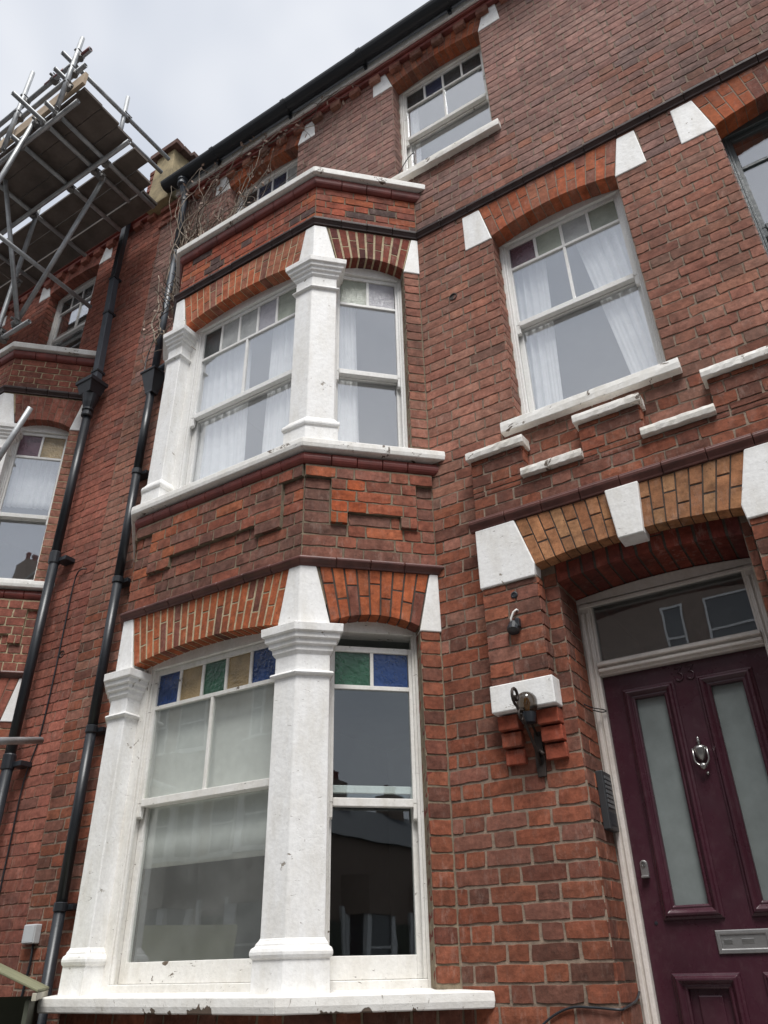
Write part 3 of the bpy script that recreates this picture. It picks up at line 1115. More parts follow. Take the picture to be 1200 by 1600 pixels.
# arch with keystone and two big white springers
springer(house, FP, [(-1.604, 3.325), (-1.278, 3.325), (-1.27, 3.40), (-1.36, 3.697), (-1.604, 3.697)], depth=0.089, proud=0.012)
springer(house, FP, [(-0.192, 3.32), (0.138, 3.32), (0.138, 3.697), (-0.115, 3.697), (-0.2, 3.40)], depth=0.089, proud=0.012)
springer(house, FP, [(-0.80, 3.395), (-0.668, 3.395), (-0.643, 3.695), (-0.823, 3.695)], depth=0.1, proud=0.03, name='keystone')
arch(house, FP, -1.272, -0.196, 3.392, 0.04, 3.694, 0.085, 0.085, 18, 0.0, -0.092, PAL_TAN, 'mortar_dark', gap=0.006)
# inner arch over the door recess
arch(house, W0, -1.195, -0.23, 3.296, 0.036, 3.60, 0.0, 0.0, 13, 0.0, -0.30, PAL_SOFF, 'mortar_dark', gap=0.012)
# white bracket blocks and the stepped brick corbels under them
for a, b in ((-1.602, -1.255), (-0.205, 0.137)):
    springer(house, FP, [(a, 2.622), (b, 2.622), (b, 2.765), (a, 2.765)], depth=0.089, proud=0.014, name='bracket_stone')
    for k, (dd, z) in enumerate(((0.066, 2.54), (0.046, 2.457), (0.026, 2.374))):
        for c, e in ((a + 0.012, a + 0.122), (b - 0.122, b - 0.008)):
            o = MB().box(W0, c + 0.004 * k, e + 0.002 * k, -0.02, dd, z, z + 0.072).make('corbel_brick', 'brick_o', house, bevel=0.003, seg=1)
            o.color = (0.25 + 0.05 * random.random(), 0.068, 0.038, 1)

# ------------------------------------------------------------------ the bay (a function: next door has the same one)
BD = 0.57            # projection of the bay front
HW = 0.74            # half width of its front
HT = 1.335           # half width where it meets the wall
MIT, MW = 0.402, 1.04


def offset_path(path, off):
    """offset an open plan path outwards (to its right), mitred"""
    P = [np.array(p) for p in path]
    nrm = []
    for i in range(len(P) - 1):
        t = P[i + 1] - P[i]
        t = t / np.linalg.norm(t)
        nrm.append(np.array((t[1], -t[0])))
    res = []
    for i in range(len(P)):
        if i == 0:
            res.append(P[i] + nrm[0] * off)
        elif i == len(P) - 1:
            res.append(P[i] + nrm[-1] * off)
        else:
            m_ = nrm[i - 1] + nrm[i]
            m_ = m_ / (m_ @ nrm[i])
            res.append(P[i] + m_ * off)
    return res


def build_bay(par, xc, dz, mo, ma, ours):
    CL, CR = (xc - HW, -BD), (xc + HW, -BD)
    JL, JR = (xc - HT, 0.0), (xc + HT, 0.0)
    L = math.hypot(HT - HW, BD)
    Ff = Fr(xc, -BD, 1, 0, dz)
    Fr_ = Fr(CR[0], CR[1], JR[0] - CR[0], JR[1] - CR[1], dz)
    Fl = Fr(JL[0], JL[1], CL[0] - JL[0], CL[1] - JL[1], dz)
    runs = [(Fl, 0, L, -MW, MIT), (Ff, -HW, HW, -MIT, MIT), (Fr_, 0, L, -MIT, MW)]
    cw, cc, jw = 0.145, 0.178, 0.122        # column widths: front, canted; brick jamb
    faces = [('l', Fl, 0.0, L, jw, L - cc), ('f', Ff, -HW, HW, -HW + cw + 0.01, HW - cw), ('r', Fr_, 0.0, L, cc, L - jw)]
    sets = []
    storeys = [(1.43, 3.205, 0.052, 3.542), (4.42, 6.165, 0.065, 6.515)]
    mort = 'mortar_bay' if ours else 'mortar_cream'
    for nm, F, u0, u1, a, b in faces:
        holes = [(a - (0.03 if nm != 'l' else 0), b + (0.03 if nm != 'r' else 0), s[0] - 0.06, s[1] + s[2] + 0.05) for s in storeys]
        w = wall_base(F, u0, u1, -0.15, 7.06, holes, -0.005, -0.2).make('bay_wall', mort, par)
        bs = Bricks(w, mo, ma)
        sets.append(bs)
        pal_low = PAL_BAY if ours else PAL_NB
        bs.lay(F, u0, u1, 0, 1.35, PAL_LOW if ours else PAL_NB)
        # panel between the storeys, with a stepped raised field
        fa, fb = (u0 + 0.16, u1 - 0.16) if nm == 'f' else ((u0 + 0.11, u1 - 0.165) if nm == 'l' else (u0 + 0.165, u1 - 0.11))
        leg = 0.11 if nm != 'f' else 0.21

        def dfun(u, z):
            if z > 4.16:
                return 0.024
            if fa < u < fb:
                if z > 3.92:
                    return 0.022
                if z > 3.84 and (u < fa + leg or u > fb - leg):
                    return 0.022
            return 0.0

        def pf(u, z):
            return (PAL_PROUD if dfun(u, z) > 0 and z < 4.16 and fa < u < fb and nm != 'f' else PAL_BAY) if ours else PAL_NB
        # raised bricks need their own joints at the edges of the field
        for k in range(8):
            za, zb = 3.60 + 0.08 * k, 3.68 + 0.08 * k
            zm = (za + zb) / 2
            cuts = [u0, u1]
            if zm < 4.16:
                if zm > 3.84:
                    cuts += [fa, fb]
                if 3.84 < zm < 3.92:
                    cuts += [fa + leg, fb - leg]
            cuts.sort()
            for c0, c1 in zip(cuts[:-1], cuts[1:]):
                bs.lay(F, c0, c1, za, zb, PAL_BAY, dfun=dfun, palfun=pf, zbase=3.60 - 0.08 * (k % 2 == 5), seed=0.117 * (k % 2) + 0.03)
        # mortar behind the raised field
        fm = MB()
        fm.box(F, u0 + 0.003, u1 - 0.003, -0.02, 0.0185, 4.163, 4.25)
        fm.box(F, fa + 0.003, fb - 0.003, -0.02, 0.0172, 3.923, 4.163)
        fm.box(F, fa + 0.003, fa + leg - 0.003, -0.02, 0.0172, 3.845, 3.925)
        fm.box(F, fb - leg + 0.003, fb - 0.003, -0.02, 0.0172, 3.845, 3.925)
        fm.make('raised_panel', mort, par)
        bs.lay(F, u0, u1, 6.61, 6.99, PAL_TOPBAY if ours else PAL_NB, zbase=6.60, gauge=0.078, seed=0.07)
        # brick jamb beside the wall
        for s in storeys:
            if nm == 'r':
                z = s[0]
                while z < s[1] - 0.05:
                    zb = (math.floor(z / 0.08 + 1e-6) + 1) * 0.08
                    if zb - z > 0.03:
                        bs.add(F, L - jw + 0.002, L - 0.006, z + 0.0045, zb - 0.0045, random.uniform(-0.002, 0.002), pal_pick(PAL_LOW if s[0] < 3 else PAL_MAIN))
                    z = zb
            if nm == 'l':
                bs.lay(F, 0, jw, s[0], s[1] - 0.02, PAL_MAIN)
        if nm == 'r':        # left-facing jambs
            for s in storeys:
                z = s[0]
                while z < s[1] - 0.03:
                    zb = (math.floor(z / 0.08 + 1e-6) + 1) * 0.08
                    q = F.p(L - jw, -0.11, 0)
                    G = Fr(q[0], q[1], F.n[0], F.n[1], dz)
                    if zb - z > 0.03:
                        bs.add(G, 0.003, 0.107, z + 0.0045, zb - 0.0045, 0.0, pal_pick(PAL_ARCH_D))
                    z = zb
        # arches
        for si, s in enumerate(storeys):
            n = (21 if si == 0 else 18) if nm == 'f' else (9 if si == 0 else 9)
            if ours:
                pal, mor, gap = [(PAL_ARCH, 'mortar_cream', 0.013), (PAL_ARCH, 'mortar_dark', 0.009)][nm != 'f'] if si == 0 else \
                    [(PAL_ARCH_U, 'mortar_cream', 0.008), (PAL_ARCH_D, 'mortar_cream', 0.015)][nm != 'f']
            else:
                pal, mor, gap = PAL_NB, 'mortar_red', 0.008
            kl = 0.075 if nm != 'l' else 0.075
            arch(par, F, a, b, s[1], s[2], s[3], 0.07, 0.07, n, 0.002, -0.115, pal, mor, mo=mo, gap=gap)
            # narrow white springer against the wall
            if nm == 'r':
                springer(par, F, [(b - 0.002, s[1] - 0.03), (L + 0.004, s[1] - 0.03), (L + 0.002, s[3]), (b + 0.072, s[3])], depth=0.115, proud=0.008)
            if nm == 'l':
                springer(par, F, [(-0.004, s[1] - 0.03), (a + 0.002, s[1] - 0.03), (a - 0.072, s[3]), (-0.002, s[3])], depth=0.115, proud=0.008)
        # windows
        for si, s in enumerate(storeys):
            if nm == 'f':
                if si == 0:
                    kw = dict(zmeet=2.375, zlight=2.94, nl=5, bar=True, lights=['st_blue', 'st_amber', 'st_green', 'st_amber', 'st_blue'], wood='wood_old', glass='glass_milky', bottom=0.1, jamb=0.062, st=0.042)
                else:
                    kw = dict(zmeet=5.235, zlight=5.82, nl=5, bar=True, lights=['ob_dark', 'ob_grey', 'ob_grey', 'ob_lilac', 'ob_green'], jamb=0.062, st=0.042)
            else:
                if si == 0:
                    kw = dict(zmeet=2.33, zlight=2.945, nl=2, bar=False, lights=['st_green', 'st_blue'], wood='wood_old', glass='glass_dim', drop=0.075 if ours else 0.0, bottom=0.1, jamb=0.014, st=0.03)
                else:
                    kw = dict(zmeet=5.17, zlight=5.85, nl=2, bar=False, lights=['ob_green', 'ob_lilac'] if ours else ['st_plum', 'st_amber'], jamb=0.014, st=0.03)
            if ours and nm != 'l':
                kw['label'] = {('f', 0): 'wide ground floor bay sash with five coloured top lights', ('f', 1): 'wide first floor bay sash behind white curtains',
                               ('r', 0): 'narrow ground floor bay sash with green and blue lights', ('r', 1): 'narrow first floor bay sash with one curtain'}[(nm, si)]
            sash_window(par, F, a, b, s[0], s[1] + 0.012, s[2], 0.10, **kw)
    # columns and corner springers
    for sd in (1, -1):
        def plan(w, c, off, extra=0.0):
            """open plan of a corner pier: return, front facet, canted facet, return"""
            C = np.array((xc + HW * sd, -BD))
            tc_ = np.array(((HT - HW) * sd, BD)) / L
            nc = np.array((tc_[1] * sd, -tc_[0] * sd))
            A = C + np.array((-w * sd, 0))
            B = C + tc_ * c
            A2 = A + np.array((0, 0.14))
            B2 = B - nc * 0.14
            path = [A2, A, C, B, B2]
            if sd < 0:
                path = path[::-1]
            q = offset_path(path, off)
            if sd < 0:
                q = q[::-1]
            return q

        def ring(w, c, off, z):
            return [(p[0], p[1], z + dz) for p in plan(w, c, off)]
        for si, s in enumerate(storeys):
            zb_ = s[0] - 0.012
            zbase, zbt = (1.555, 1.645) if si == 0 else (4.55, 4.62)
            zr, zc0, zc1 = (2.895, 3.02, 3.165) if si == 0 else (5.835, 5.965, 6.105)
            w, c = cw, cc
            col = MB().loft([ring(w, c, 0.004, zb_), ring(w, c, 0.004, zc0 + 0.05)]).make('column', 'stone', par, bevel=0.006)
            MB().loft([ring(w, c, 0.027, zb_), ring(w, c, 0.025, zbase), ring(w, c, 0.033, zbase + 0.006), ring(w, c, 0.037, zbase + 0.018), ring(w, c, 0.037, zbase + 0.03),
                       ring(w, c, 0.032, zbase + 0.044), ring(w, c, 0.020, zbase + 0.052), ring(w, c, 0.018, zbase + 0.062), ring(w, c, 0.009, zbase + 0.074), ring(w, c, 0.0045, zbase + 0.085)]).make('column_base', 'stone', col, bevel=0.003)
            MB().loft([ring(w, c, 0.004, zr - 0.016), ring(w, c, 0.02, zr - 0.008), ring(w, c, 0.024, zr), ring(w, c, 0.02, zr + 0.008), ring(w, c, 0.004, zr + 0.016)]).make('neck_moulding', 'stone', col, bevel=0.002)
            h = zc1 - zc0
            MB().loft([ring(w, c, 0.004, zc0 - 0.02), ring(w, c, 0.018, zc0), ring(w, c, 0.020, zc0 + h * 0.18), ring(w, c, 0.034, zc0 + h * 0.22), ring(w, c, 0.036, zc0 + h * 0.40),
                       ring(w, c, 0.050, zc0 + h * 0.44), ring(w, c, 0.052, zc0 + h * 0.64), ring(w, c, 0.066, zc0 + h * 0.68), ring(w, c, 0.068, zc1), ring(w, c, 0.01, zc1 + 0.01)]).make('capital', 'stone', col, bevel=0.003)
            b0, b1 = ring(w, c, 0.006, zc1), ring(0.078, 0.085, 0.006, s[3])
            MB().loft([b0, b1]).make('springer_stone', 'stone', par, bevel=0.006)
    # sills, bullnose and strings wrapped round the bay
    SILL = [(-0.16, 0.0), (0.075, 0.0), (0.08, 0.03), (0.078, 0.068), (-0.16, 0.085)]
    for z, dd, m_ in ((1.347, 0.035, 'sill_low'), (4.345, 0.0, 'sill')):
        mb = MB()
        for F, u0, u1, k0, k1 in runs:
            run_profile(mb, F, u0, u1, [(d + (dd if d > 0 else 0), z + h) for d, h in SILL], k0, k1)
        mb.make('bay_sill', m_, par, bevel=0.006)
    mb = MB()
    for F, u0, u1, k0, k1 in runs:
        run_profile(mb, F, u0, u1, [(-0.16, 7.085), (0.075, 7.085), (0.078, 7.14), (0.065, 7.162), (-0.16, 7.18)], k0, k1)
    mb.make('bay_coping', 'sill', par, bevel=0.006)
    core = [(-0.05, 0), (0.02, 0), (0.02, 0.085), (-0.05, 0.085)]
    for z, pr, ln, m_, nm in ((4.252, [(-0.02, 0.0), (0.010, 0.0), (0.022, 0.004), (0.033, 0.013), (0.040, 0.027), (0.043, 0.043), (0.040, 0.06), (0.033, 0.074), (0.02, 0.085), (-0.02, 0.09)], 0.165, 'terra_red', 'bullnose_course'),
                              (6.990, [(-0.02, 0.0), (0.010, 0.0), (0.020, 0.005), (0.030, 0.016), (0.036, 0.03), (0.039, 0.05), (0.039, 0.08), (-0.02, 0.09)], 0.2, 'terra_red', 'bullnose_course'),
                              (3.567, [(-0.02, -0.026), (0.010, -0.026), (0.012, -0.016), (0.018, -0.008), (0.028, 0.0), (0.036, 0.006), (0.038, 0.02), (0.03, 0.024), (0.026, 0.032), (-0.02, 0.036)], 0.22, 'terra', 'string_course'),
                              (6.565, [(d * 1.25 if d > 0 else d, h) for d, h in STR], 0.22, 'terra_shaded', 'string_course')):
        mb = MB()
        h0, h1 = min(p[1] for p in pr) + 0.004, max(p[1] for p in pr) - 0.006
        for F, u0, u1, k0, k1 in runs:
            run_profile(mb, F, u0, u1, [(-0.05, z + h0), (0.006, z + h0), (0.008, z + h1), (-0.05, z + h1)], k0, k1)
        cobj = mb.make(nm, 'mortar_dark', par)
        tiles_along(cobj, 'moulded_tile', runs, [(d, z + h) for d, h in pr], ln, m_)
    # lead flat behind the coping, closing the bay
    q = offset_path([JL, CL, CR, JR], -0.1)
    mb = MB()
    n = len(q)
    mb.prism([(p[0], p[1], 7.09 + dz) for p in q] + [], [(p[0], p[1], 7.0 + dz) for p in q])
    mb.make('bay_roof', 'lead', par)
    return sets, Ff, Fr_, L


bay_sets, FBF, FBR, LB = build_bay(house, -3.255, 0.0, 'brick_o', 'brick_a', True)

# ------------------------------------------------------------------ eaves
ev = MB()
for z0, z1, d in ((9.11, 9.155, 0.045), (9.155, 9.20, 0.07)):
    ev.box(W0, XL + 0.3, XR, -0.02, d, z0, z1 - 0.004)
eav = ev.make('eaves_course', 'terra_red', house, bevel=0.006)
x = XL + 0.32
while x < XR:
    o = MB().box(W0, x, x + 0.115, -0.02, 0.05, 9.03, 9.108).make('dentil_brick', 'brick_o', eav, bevel=0.004, seg=1)
    o.color = pal_pick(PAL_MAIN) + (1,)
    x += 0.235
MB().box(W0, XL + 0.28, XR, -0.02, 0.09, 9.198, 9.29).make('fascia_board', 'wood_old', house)
gt = MB()
prof = [(0.17 + 0.082 * math.cos(a), 9.34 + 0.082 * math.sin(a)) for a in [math.pi + math.pi * i / 10 for i in range(11)]]
prof2 = [(0.17 + 0.074 * math.cos(a), 9.345 + 0.074 * math.sin(a)) for a in [2 * math.pi - math.pi * i / 10 for i in range(11)]]
gut = run_profile(MB(), W0, XL + 0.18, XR, prof + prof2).make('gutter', 'gutter', house)
for x in (-4.3, -3.3, -2.35, -1.40, -0.45, 0.5):
    b_ = MB()
    pr = [(0.17 + 0.09 * math.cos(a), 9.34 + 0.09 * math.sin(a)) for a in [math.pi + math.pi * i / 10 for i in range(11)]]
    pr2 = [(0.17 + 0.081 * math.cos(a), 9.34 + 0.081 * math.sin(a)) for a in [2 * math.pi - math.pi * i / 10 for i in range(11)]]
    run_profile(b_, W0, x, x + 0.05, pr + pr2)
    b_.box(W0, x + 0.01, x + 0.04, 0.085, 0.11, 9.22, 9.34)
    b_.make('gutter_bracket', 'gutter', gut)
rf = MB()
rf.v = [(XL, -0.12, 9.40), (XR, -0.12, 9.40), (XR, 4.2, 12.6), (XL, 4.2, 12.6), (XL, -0.12, 9.36), (XR, -0.12, 9.36), (XR, 4.2, 12.5), (XL, 4.2, 12.5)]
rf.f = [(0, 1, 2, 3), (7, 6, 5, 4), (0, 4, 5, 1), (1, 5, 6, 2), (2, 6, 7, 3), (3, 7, 4, 0)]
rf.make('roof', 'slate', house)

# ------------------------------------------------------------------ door, frame and fanlight
dm = Fr(0, 0.28, 1, 0)           # frame face
fr = MB()
fr.box(dm, -1.192, -1.125, -0.1, 0.0, 0.25, 3.262)
fr.box(dm, -0.300, -0.233, -0.1, 0.0, 0.25, 3.262)
K = 14
rings = []
for i in range(K + 1):
    t = i / K
    u = -1.192 + (0.959) * t
    zt = 3.293 + 0.034 * (1 - (2 * t - 1) ** 2)
    rings.append([dm.p(u, 0.0, 3.262), dm.p(u, 0.0, zt), dm.p(u, -0.1, zt), dm.p(u, -0.1, 3.262)])
fr.loft(rings)
dframe = fr.make('door_frame', 'doorframe', house, bevel=0.006)
# stepped mouldings of the frame
for (uo, w, dd) in ((-1.178, 0.022, 0.014), (-1.148, 0.012, 0.009)):
    mo_ = MB()
    mo_.box(dm, uo, uo + w, -0.01, dd, 0.25, 3.20)
    mo_.box(dm, -1.425 - uo - w, -1.425 - uo, -0.01, dd, 0.25, 3.20)
    mo_.make('frame_moulding', 'doorframe', dframe, bevel=0.005)
hd = MB()
hd.box(dm, -1.178, -0.247, -0.01, 0.012, 3.232, 3.252)
hd.make('frame_moulding', 'doorframe', dframe, bevel=0.004)
tr = MB()
tr.box(dm, -1.125, -0.300, -0.09, 0.0, 2.835, 2.905)
tr.box(dm, -1.125, -0.300, -0.02, 0.018, 2.85, 2.868)
tr.box(dm, -1.125, -0.300, -0.02, 0.026, 2.882, 2.90)
tr.make('transom', 'doorframe', dframe, bevel=0.005)
MB().box(dm, -1.13, -0.295, -0.05, -0.042, 2.90, 3.266).make('fanlight_pane', 'fan_glass', dframe)
for a, b, c, d in ((-1.125, -1.112, 2.905, 3.262), (-0.313, -0.300, 2.905, 3.262), (-1.112, -0.313, 2.905, 2.918), (-1.112, -0.313, 3.249, 3.262)):
    MB().box(dm, a, b, -0.05, -0.012, c, d).make('glazing_bead', 'doorframe', dframe, bevel=0.003)

dl = Fr(0, 0.315, 1, 0)          # door leaf face
U0, U1 = -1.122, -0.303
pan = [(-0.983, -0.810), (-0.605, -0.432)]
leaf = wall_base(dl, U0, U1, 0.27, 2.832, [(a, b, 1.72, 2.70) for a, b in pan] + [(a, b, 0.6, 1.43) for a, b in pan], 0.0, -0.045).make('door', 'maroon', house, bevel=0.002)
leaf['label'] = 'maroon panelled front door numbered 33'


def ring_moulding(F, a, b, c, d, prof, mat, parent, name):
    """picture-frame moulding round (a..b, c..d); prof = (outset, d)"""
    mb = MB()
    rings = []
    for (o_, dd) in prof:
        rings.append([F.p(a - o_, dd, c - o_), F.p(b + o_, dd, c - o_), F.p(b + o_, dd, d + o_), F.p(a - o_, dd, d + o_)])
    mb.loft(rings + [rings[0]], caps=False)
    return mb.make(name, mat, parent, bevel=0.002)


BOL = [(-0.012, -0.03), (-0.012, 0.004), (-0.004, 0.010), (0.004, 0.008), (0.010, 0.016), (0.020, 0.026), (0.030, 0.024), (0.036, 0.012), (0.046, 0.008), (0.048, -0.002)]
for a, b in pan:
    ring_moulding(dl, a, b, 1.72, 2.70, BOL, 'maroon', leaf, 'panel_moulding')
    MB().box(dl, a - 0.004, b + 0.004, -0.028, -0.02, 1.716, 2.704).make('frosted_pane', 'frost', leaf)
    ring_moulding(dl, a - 0.01, b + 0.01, 0.59, 1.42, BOL, 'maroon', leaf, 'panel_moulding')
    MB().box(dl, a - 0.002, b + 0.002, -0.03, -0.016, 0.598, 1.432).make('lower_panel', 'maroon', leaf)
    MB().box(dl, a + 0.035, b - 0.035, -0.02, -0.008, 0.64, 1.385).make('raised_field', 'maroon', leaf, bevel=0.006)


def digit3(u, z, h):
    w = h * 0.52
    P = [(u + 0.02 * w, z + h * 0.97), (u + w * 0.5, z + h * 0.955), (u + w, z + h)]
    P += [(u + w * 0.42, z + h * 0.60)]
    for i in range(11):
        a = R(105 - i * 27)
        P.append((u + w * 0.46 + w * 0.50 * math.cos(a), z + h * 0.29 + h * 0.29 * math.sin(a)))
    mb = MB()
    mb.tube([dl.p(p[0], 0.002, p[1]) for p in P], 0.0052, 6)
    return mb.make('numeral', 'maroon', leaf, smooth=True)


digit3(-0.748, 2.742, 0.07)
digit3(-0.692, 2.742, 0.07)

# knocker: urn shape with a swinging drop
kx, kz, ks = -0.7075, 2.36, 0.74
kn = MB()
kn.lathe(dl.p(kx, 0.012, kz + 0.075 * ks), (0, 0, 1), [(a * ks, b * ks) for a, b in [(0, 0.004), (0.006, 0.011), (0.016, 0.008), (0.022, 0.014), (0.03, 0.006), (0.04, 0.010), (0.052, 0.004)]], 14)
kn.lathe(dl.p(kx, 0.010, kz - 0.03 * ks), (0, 0, 1), [(a * ks, b * ks) for a, b in [(0, 0.008), (0.012, 0.024), (0.04, 0.036), (0.062, 0.038), (0.075, 0.042), (0.09, 0.040), (0.098, 0.022), (0.106, 0.006)]], 18)
kn.make('knocker', 'chrome', leaf, smooth=True)
kd = MB()
pts = [(kx - 0.044 * ks, kz + 0.05 * ks)] + [(kx + 0.046 * ks * math.sin(a), kz - (0.012 + 0.05 * math.cos(a)) * ks) for a in [R(-100 + 20 * i) for i in range(11)]] + [(kx + 0.044 * ks, kz + 0.05 * ks)]
kd.tube([dl.p(u, 0.026, z) for u, z in pts], 0.0045, 8)
kd.lathe(dl.p(kx, 0.02, kz - 0.066 * ks), (0, -1, 0), [(0, 0.009), (0.005, 0.016), (0.011, 0.016), (0.015, 0.008)], 8)
kd.lathe(dl.p(kx + 0.01, 0.0, kz - 0.108 * ks), (0, -1, 0), [(0, 0.005), (0.004, 0.007), (0.010, 0.007), (0.012, 0.003)], 12)
kd.make('knocker_drop', 'chrome', leaf, smooth=True)
lk = MB()
lk.box(dl, -1.093, -1.058, -0.005, 0.012, 1.862, 1.912)
lk.lathe(dl.p(-1.0755, -0.004, 1.912), (0, -1, 0), [(0, 0.0176), (0.0165, 0.0174), (0.018, 0.015)], 20)
lk.box(dl, -1.093, -1.058, 0.0, 0.026, 1.852, 1.862)
lko = lk.make('night_latch', 'satin', leaf, bevel=0.002)
MB().lathe(dl.p(-1.0755, 0.012, 1.912), (0, -1, 0), [(0, 0.0115), (0.005, 0.0115), (0.0055, 0.009), (0.003, 0.008)], 18).make('key_cylinder', 'chrome', leaf, smooth=False)
MB().box(dl, -1.0765, -1.0745, 0.012, 0.0178, 1.905, 1.919).make('key_slot', 'black', leaf)
MB().lathe(dl.p(-1.068, -0.002, 1.665), (0, -1, 0), [(0, 0.008), (0.004, 0.008), (0.0045, 0.004)], 10).make('keyhole', 'black', leaf)
lp = ring_moulding(dl, -0.80, -0.615, 1.555, 1.607, [(0.0, 0.002), (0.0, 0.006), (0.004, 0.009), (0.018, 0.008), (0.02, 0.002), (0.02, -0.004), (0.0, -0.004)], 'satin', leaf, 'letter_plate')
MB().box(dl, -0.80, -0.535, -0.004, 0.003, 1.555, 1.607).make('letter_flap', 'satin', leaf, bevel=0.001)
for a, b in ((-0.79, -0.755), (-0.715, -0.665)):
    lt = MB()
    lt.box(dl, a, b, 0.002, 0.0045, 1.572, 1.592)
    lt.make('embossed_plate', 'chrome', leaf, bevel=0.0015)
MB().box(dl, -1.12, -0.305, -0.07, 0.12, 0.12, 0.265).make('door_step', 'kerb', house, bevel=0.01)
MB().box(W0, -1.24, -0.24, -0.2, 0.55, 0.0, 0.12).make('door_step', 'kerb', house, bevel=0.01)

# ------------------------------------------------------------------ rooms behind the glass
def room(par, x0, x1, y0, y1, z0, z1):
    mb = MB()
    mb.v = [(x0, y0, z0), (x1, y0, z0), (x1, y1, z0), (x0, y1, z0), (x0, y0, z1), (x1, y0, z1), (x1, y1, z1), (x0, y1, z1)]
    mb.f = [(0, 1, 2, 3), (4, 7, 6, 5), (0, 3, 7, 4), (1, 5, 6, 2), (2, 6, 7, 3)]
    return mb.make('room', 'plaster', par)


room(house, -4.9, -1.3, 0.2, 4.2, 0.9, 3.75)
room(house, -4.9, -1.75, 0.2, 4.2, 4.05, 6.85)
room(house, -1.72, -0.05, 0.3, 4.2, 4.05, 6.85)
room(house, -0.02, 1.55, 0.3, 4.2, 4.05, 6.85)
room(house, -4.9, -2.6, 0.3, 4.2, 7.15, 9.28)
room(house, -2.57, -0.5, 0.3, 4.2, 7.15, 9.28)
room(house, -1.28, -0.15, 0.4, 4.2, 0.1, 3.6)
# floor slab inside the bay between the two storeys
for z in (3.75, 6.75):
    mb = MB()
    q = offset_path([(-4.55, 0.2), (-3.9, -0.40), (-2.61, -0.40), (-1.96, 0.2)], 0)
    mb.prism([(p[0], p[1], z + 0.2) for p in q], [(p[0], p[1], z) for p in q])
    mb.make('floor_slab', 'plaster', house)

# ------------------------------------------------------------------ the neighbour's house on the left
NDZ = 0.13
nb = thing('terraced_house', 'darker red brick house on the left behind the scaffold', 'house', (-7.2, 0, 0))
WN = Fr(0, 0, 1, 0, NDZ)
mir = lambda x: -10.454 - x
NT1 = (mir(-3.23), mir(-4.16), 7.40, 8.865, 0.055, 9.13)
NT2 = (mir(-1.165), mir(-2.09), 7.40, 8.865, 0.055, 9.13)
nh = [(w[0], w[1], w[2] - 0.03, w[3] + w[4] + 0.05) for w in (NT1, NT2)]
nxl = -10.2
nwall = wall_base(WN, nxl, XL, -0.25, 9.3, nh + [(-8.45, -5.98, -0.2, 7.02)], -0.005, -0.34).make('wall', 'mortar_red', nb)
nbw = Bricks(nwall, 'nbrick_o', 'nbrick_a')
nl_holes = [(-8.53, -5.87, -0.2, 7.09)]
for w in (NT1, NT2):
    nl_holes += [(w[0], w[1], w[2] - 0.06, w[3]), (w[0] - 0.2, w[1] + 0.2, w[3], w[5] - 0.01)]
nbw.lay(WN, nxl, XL, -0.1, 9.12, PAL_NB, holes=nl_holes, zbase=-0.1, joint=0.006)
for w in (NT1, NT2):
    reveal(nbw, WN, w[0], w[2], w[3], 0.13, PAL_NB)
main_window(WN, *NT1, 0.215, 14, PAL_NB, 'mortar_red', nb, True, zmeet=8.14, zlight=8.61, nl=4, bar=True, lights=['ob_dark'], mo='nbrick_o',
            open_low=0.12, label='slightly open white top sash next door')
main_window(WN, *NT2, 0.215, 14, PAL_NB, 'mortar_red', nb, True, zmeet=8.14, zlight=8.61, nl=4, bar=True, lights=['ob_dark'], mo='nbrick_o')
nb_sets, FNF, FNR, _ = build_bay(nb, -7.2, NDZ, 'nbrick_o', 'nbrick_a', False)
ev = MB()
for z0, z1, d in ((9.11, 9.155, 0.045), (9.155, 9.20, 0.07)):
    ev.box(WN, nxl, XL - 0.05, -0.02, d, z0, z1 - 0.004)
neav = ev.make('eaves_course', 'terra_red', nb, bevel=0.006)
x = nxl + 0.05
while x < XL - 0.15:
    o = MB().box(WN, x, x + 0.115, -0.02, 0.055, 9.02, 9.108).make('dentil_brick', 'nbrick_o', neav, bevel=0.004, seg=1)
    o.color = pal_pick(PAL_NB) + (1,)
    x += 0.235
MB().box(WN, nxl, XL - 0.05, -0.02, 0.09, 9.2, 9.29).make('fascia_board', 'wood_old', nb)
run_profile(MB(), WN, nxl, XL - 0.12, prof + prof2).make('gutter', 'gutter', nb)
rf = MB()
rf.v = [(nxl, -0.12, 9.50), (XL, -0.12, 9.50), (XL, 4.2, 12.7), (nxl, 4.2, 12.7), (nxl, -0.12, 9.46), (XL, -0.12, 9.46), (XL, 4.2, 12.6), (nxl, 4.2, 12.6)]
rf.f = [(0, 1, 2, 3), (7, 6, 5, 4), (0, 4, 5, 1), (1, 5, 6, 2), (2, 6, 7, 3), (3, 7, 4, 0)]
rf.make('roof', 'slate', nb)
room(nb, -9.8, -5.5, 0.2, 4.2, 0.9, 3.75)
room(nb, -9.8, -5.5, 0.2, 4.2, 4.15, 6.95)
room(nb, -9.8, -5.5, 0.3, 4.2, 7.25, 9.38)
for z in (3.85, 6.85):
    mb = MB()
    q = [(-8.5, 0.2), (-7.85, -0.40), (-6.55, -0.40), (-5.9, 0.2)]
    mb.prism([(p[0], p[1], z + 0.2) for p in q], [(p[0], p[1], z) for p in q])
    mb.make('floor_slab', 'plaster', nb)
# three stepped corbel bricks carrying the party parapet
for k, (a, b, z, d) in enumerate(((-5.20, -4.86, 9.02, 0.03), (-5.22, -4.80, 9.12, 0.055), (-5.26, -4.9, 8.92, 0.02))):
    o = MB().box(W0, a, b, -0.02, d, z, z + 0.07).make('corbel_brick', 'nbrick_o', nb, bevel=0.004, seg=1)
    o.color = pal_pick(PAL_NB) + (1,)

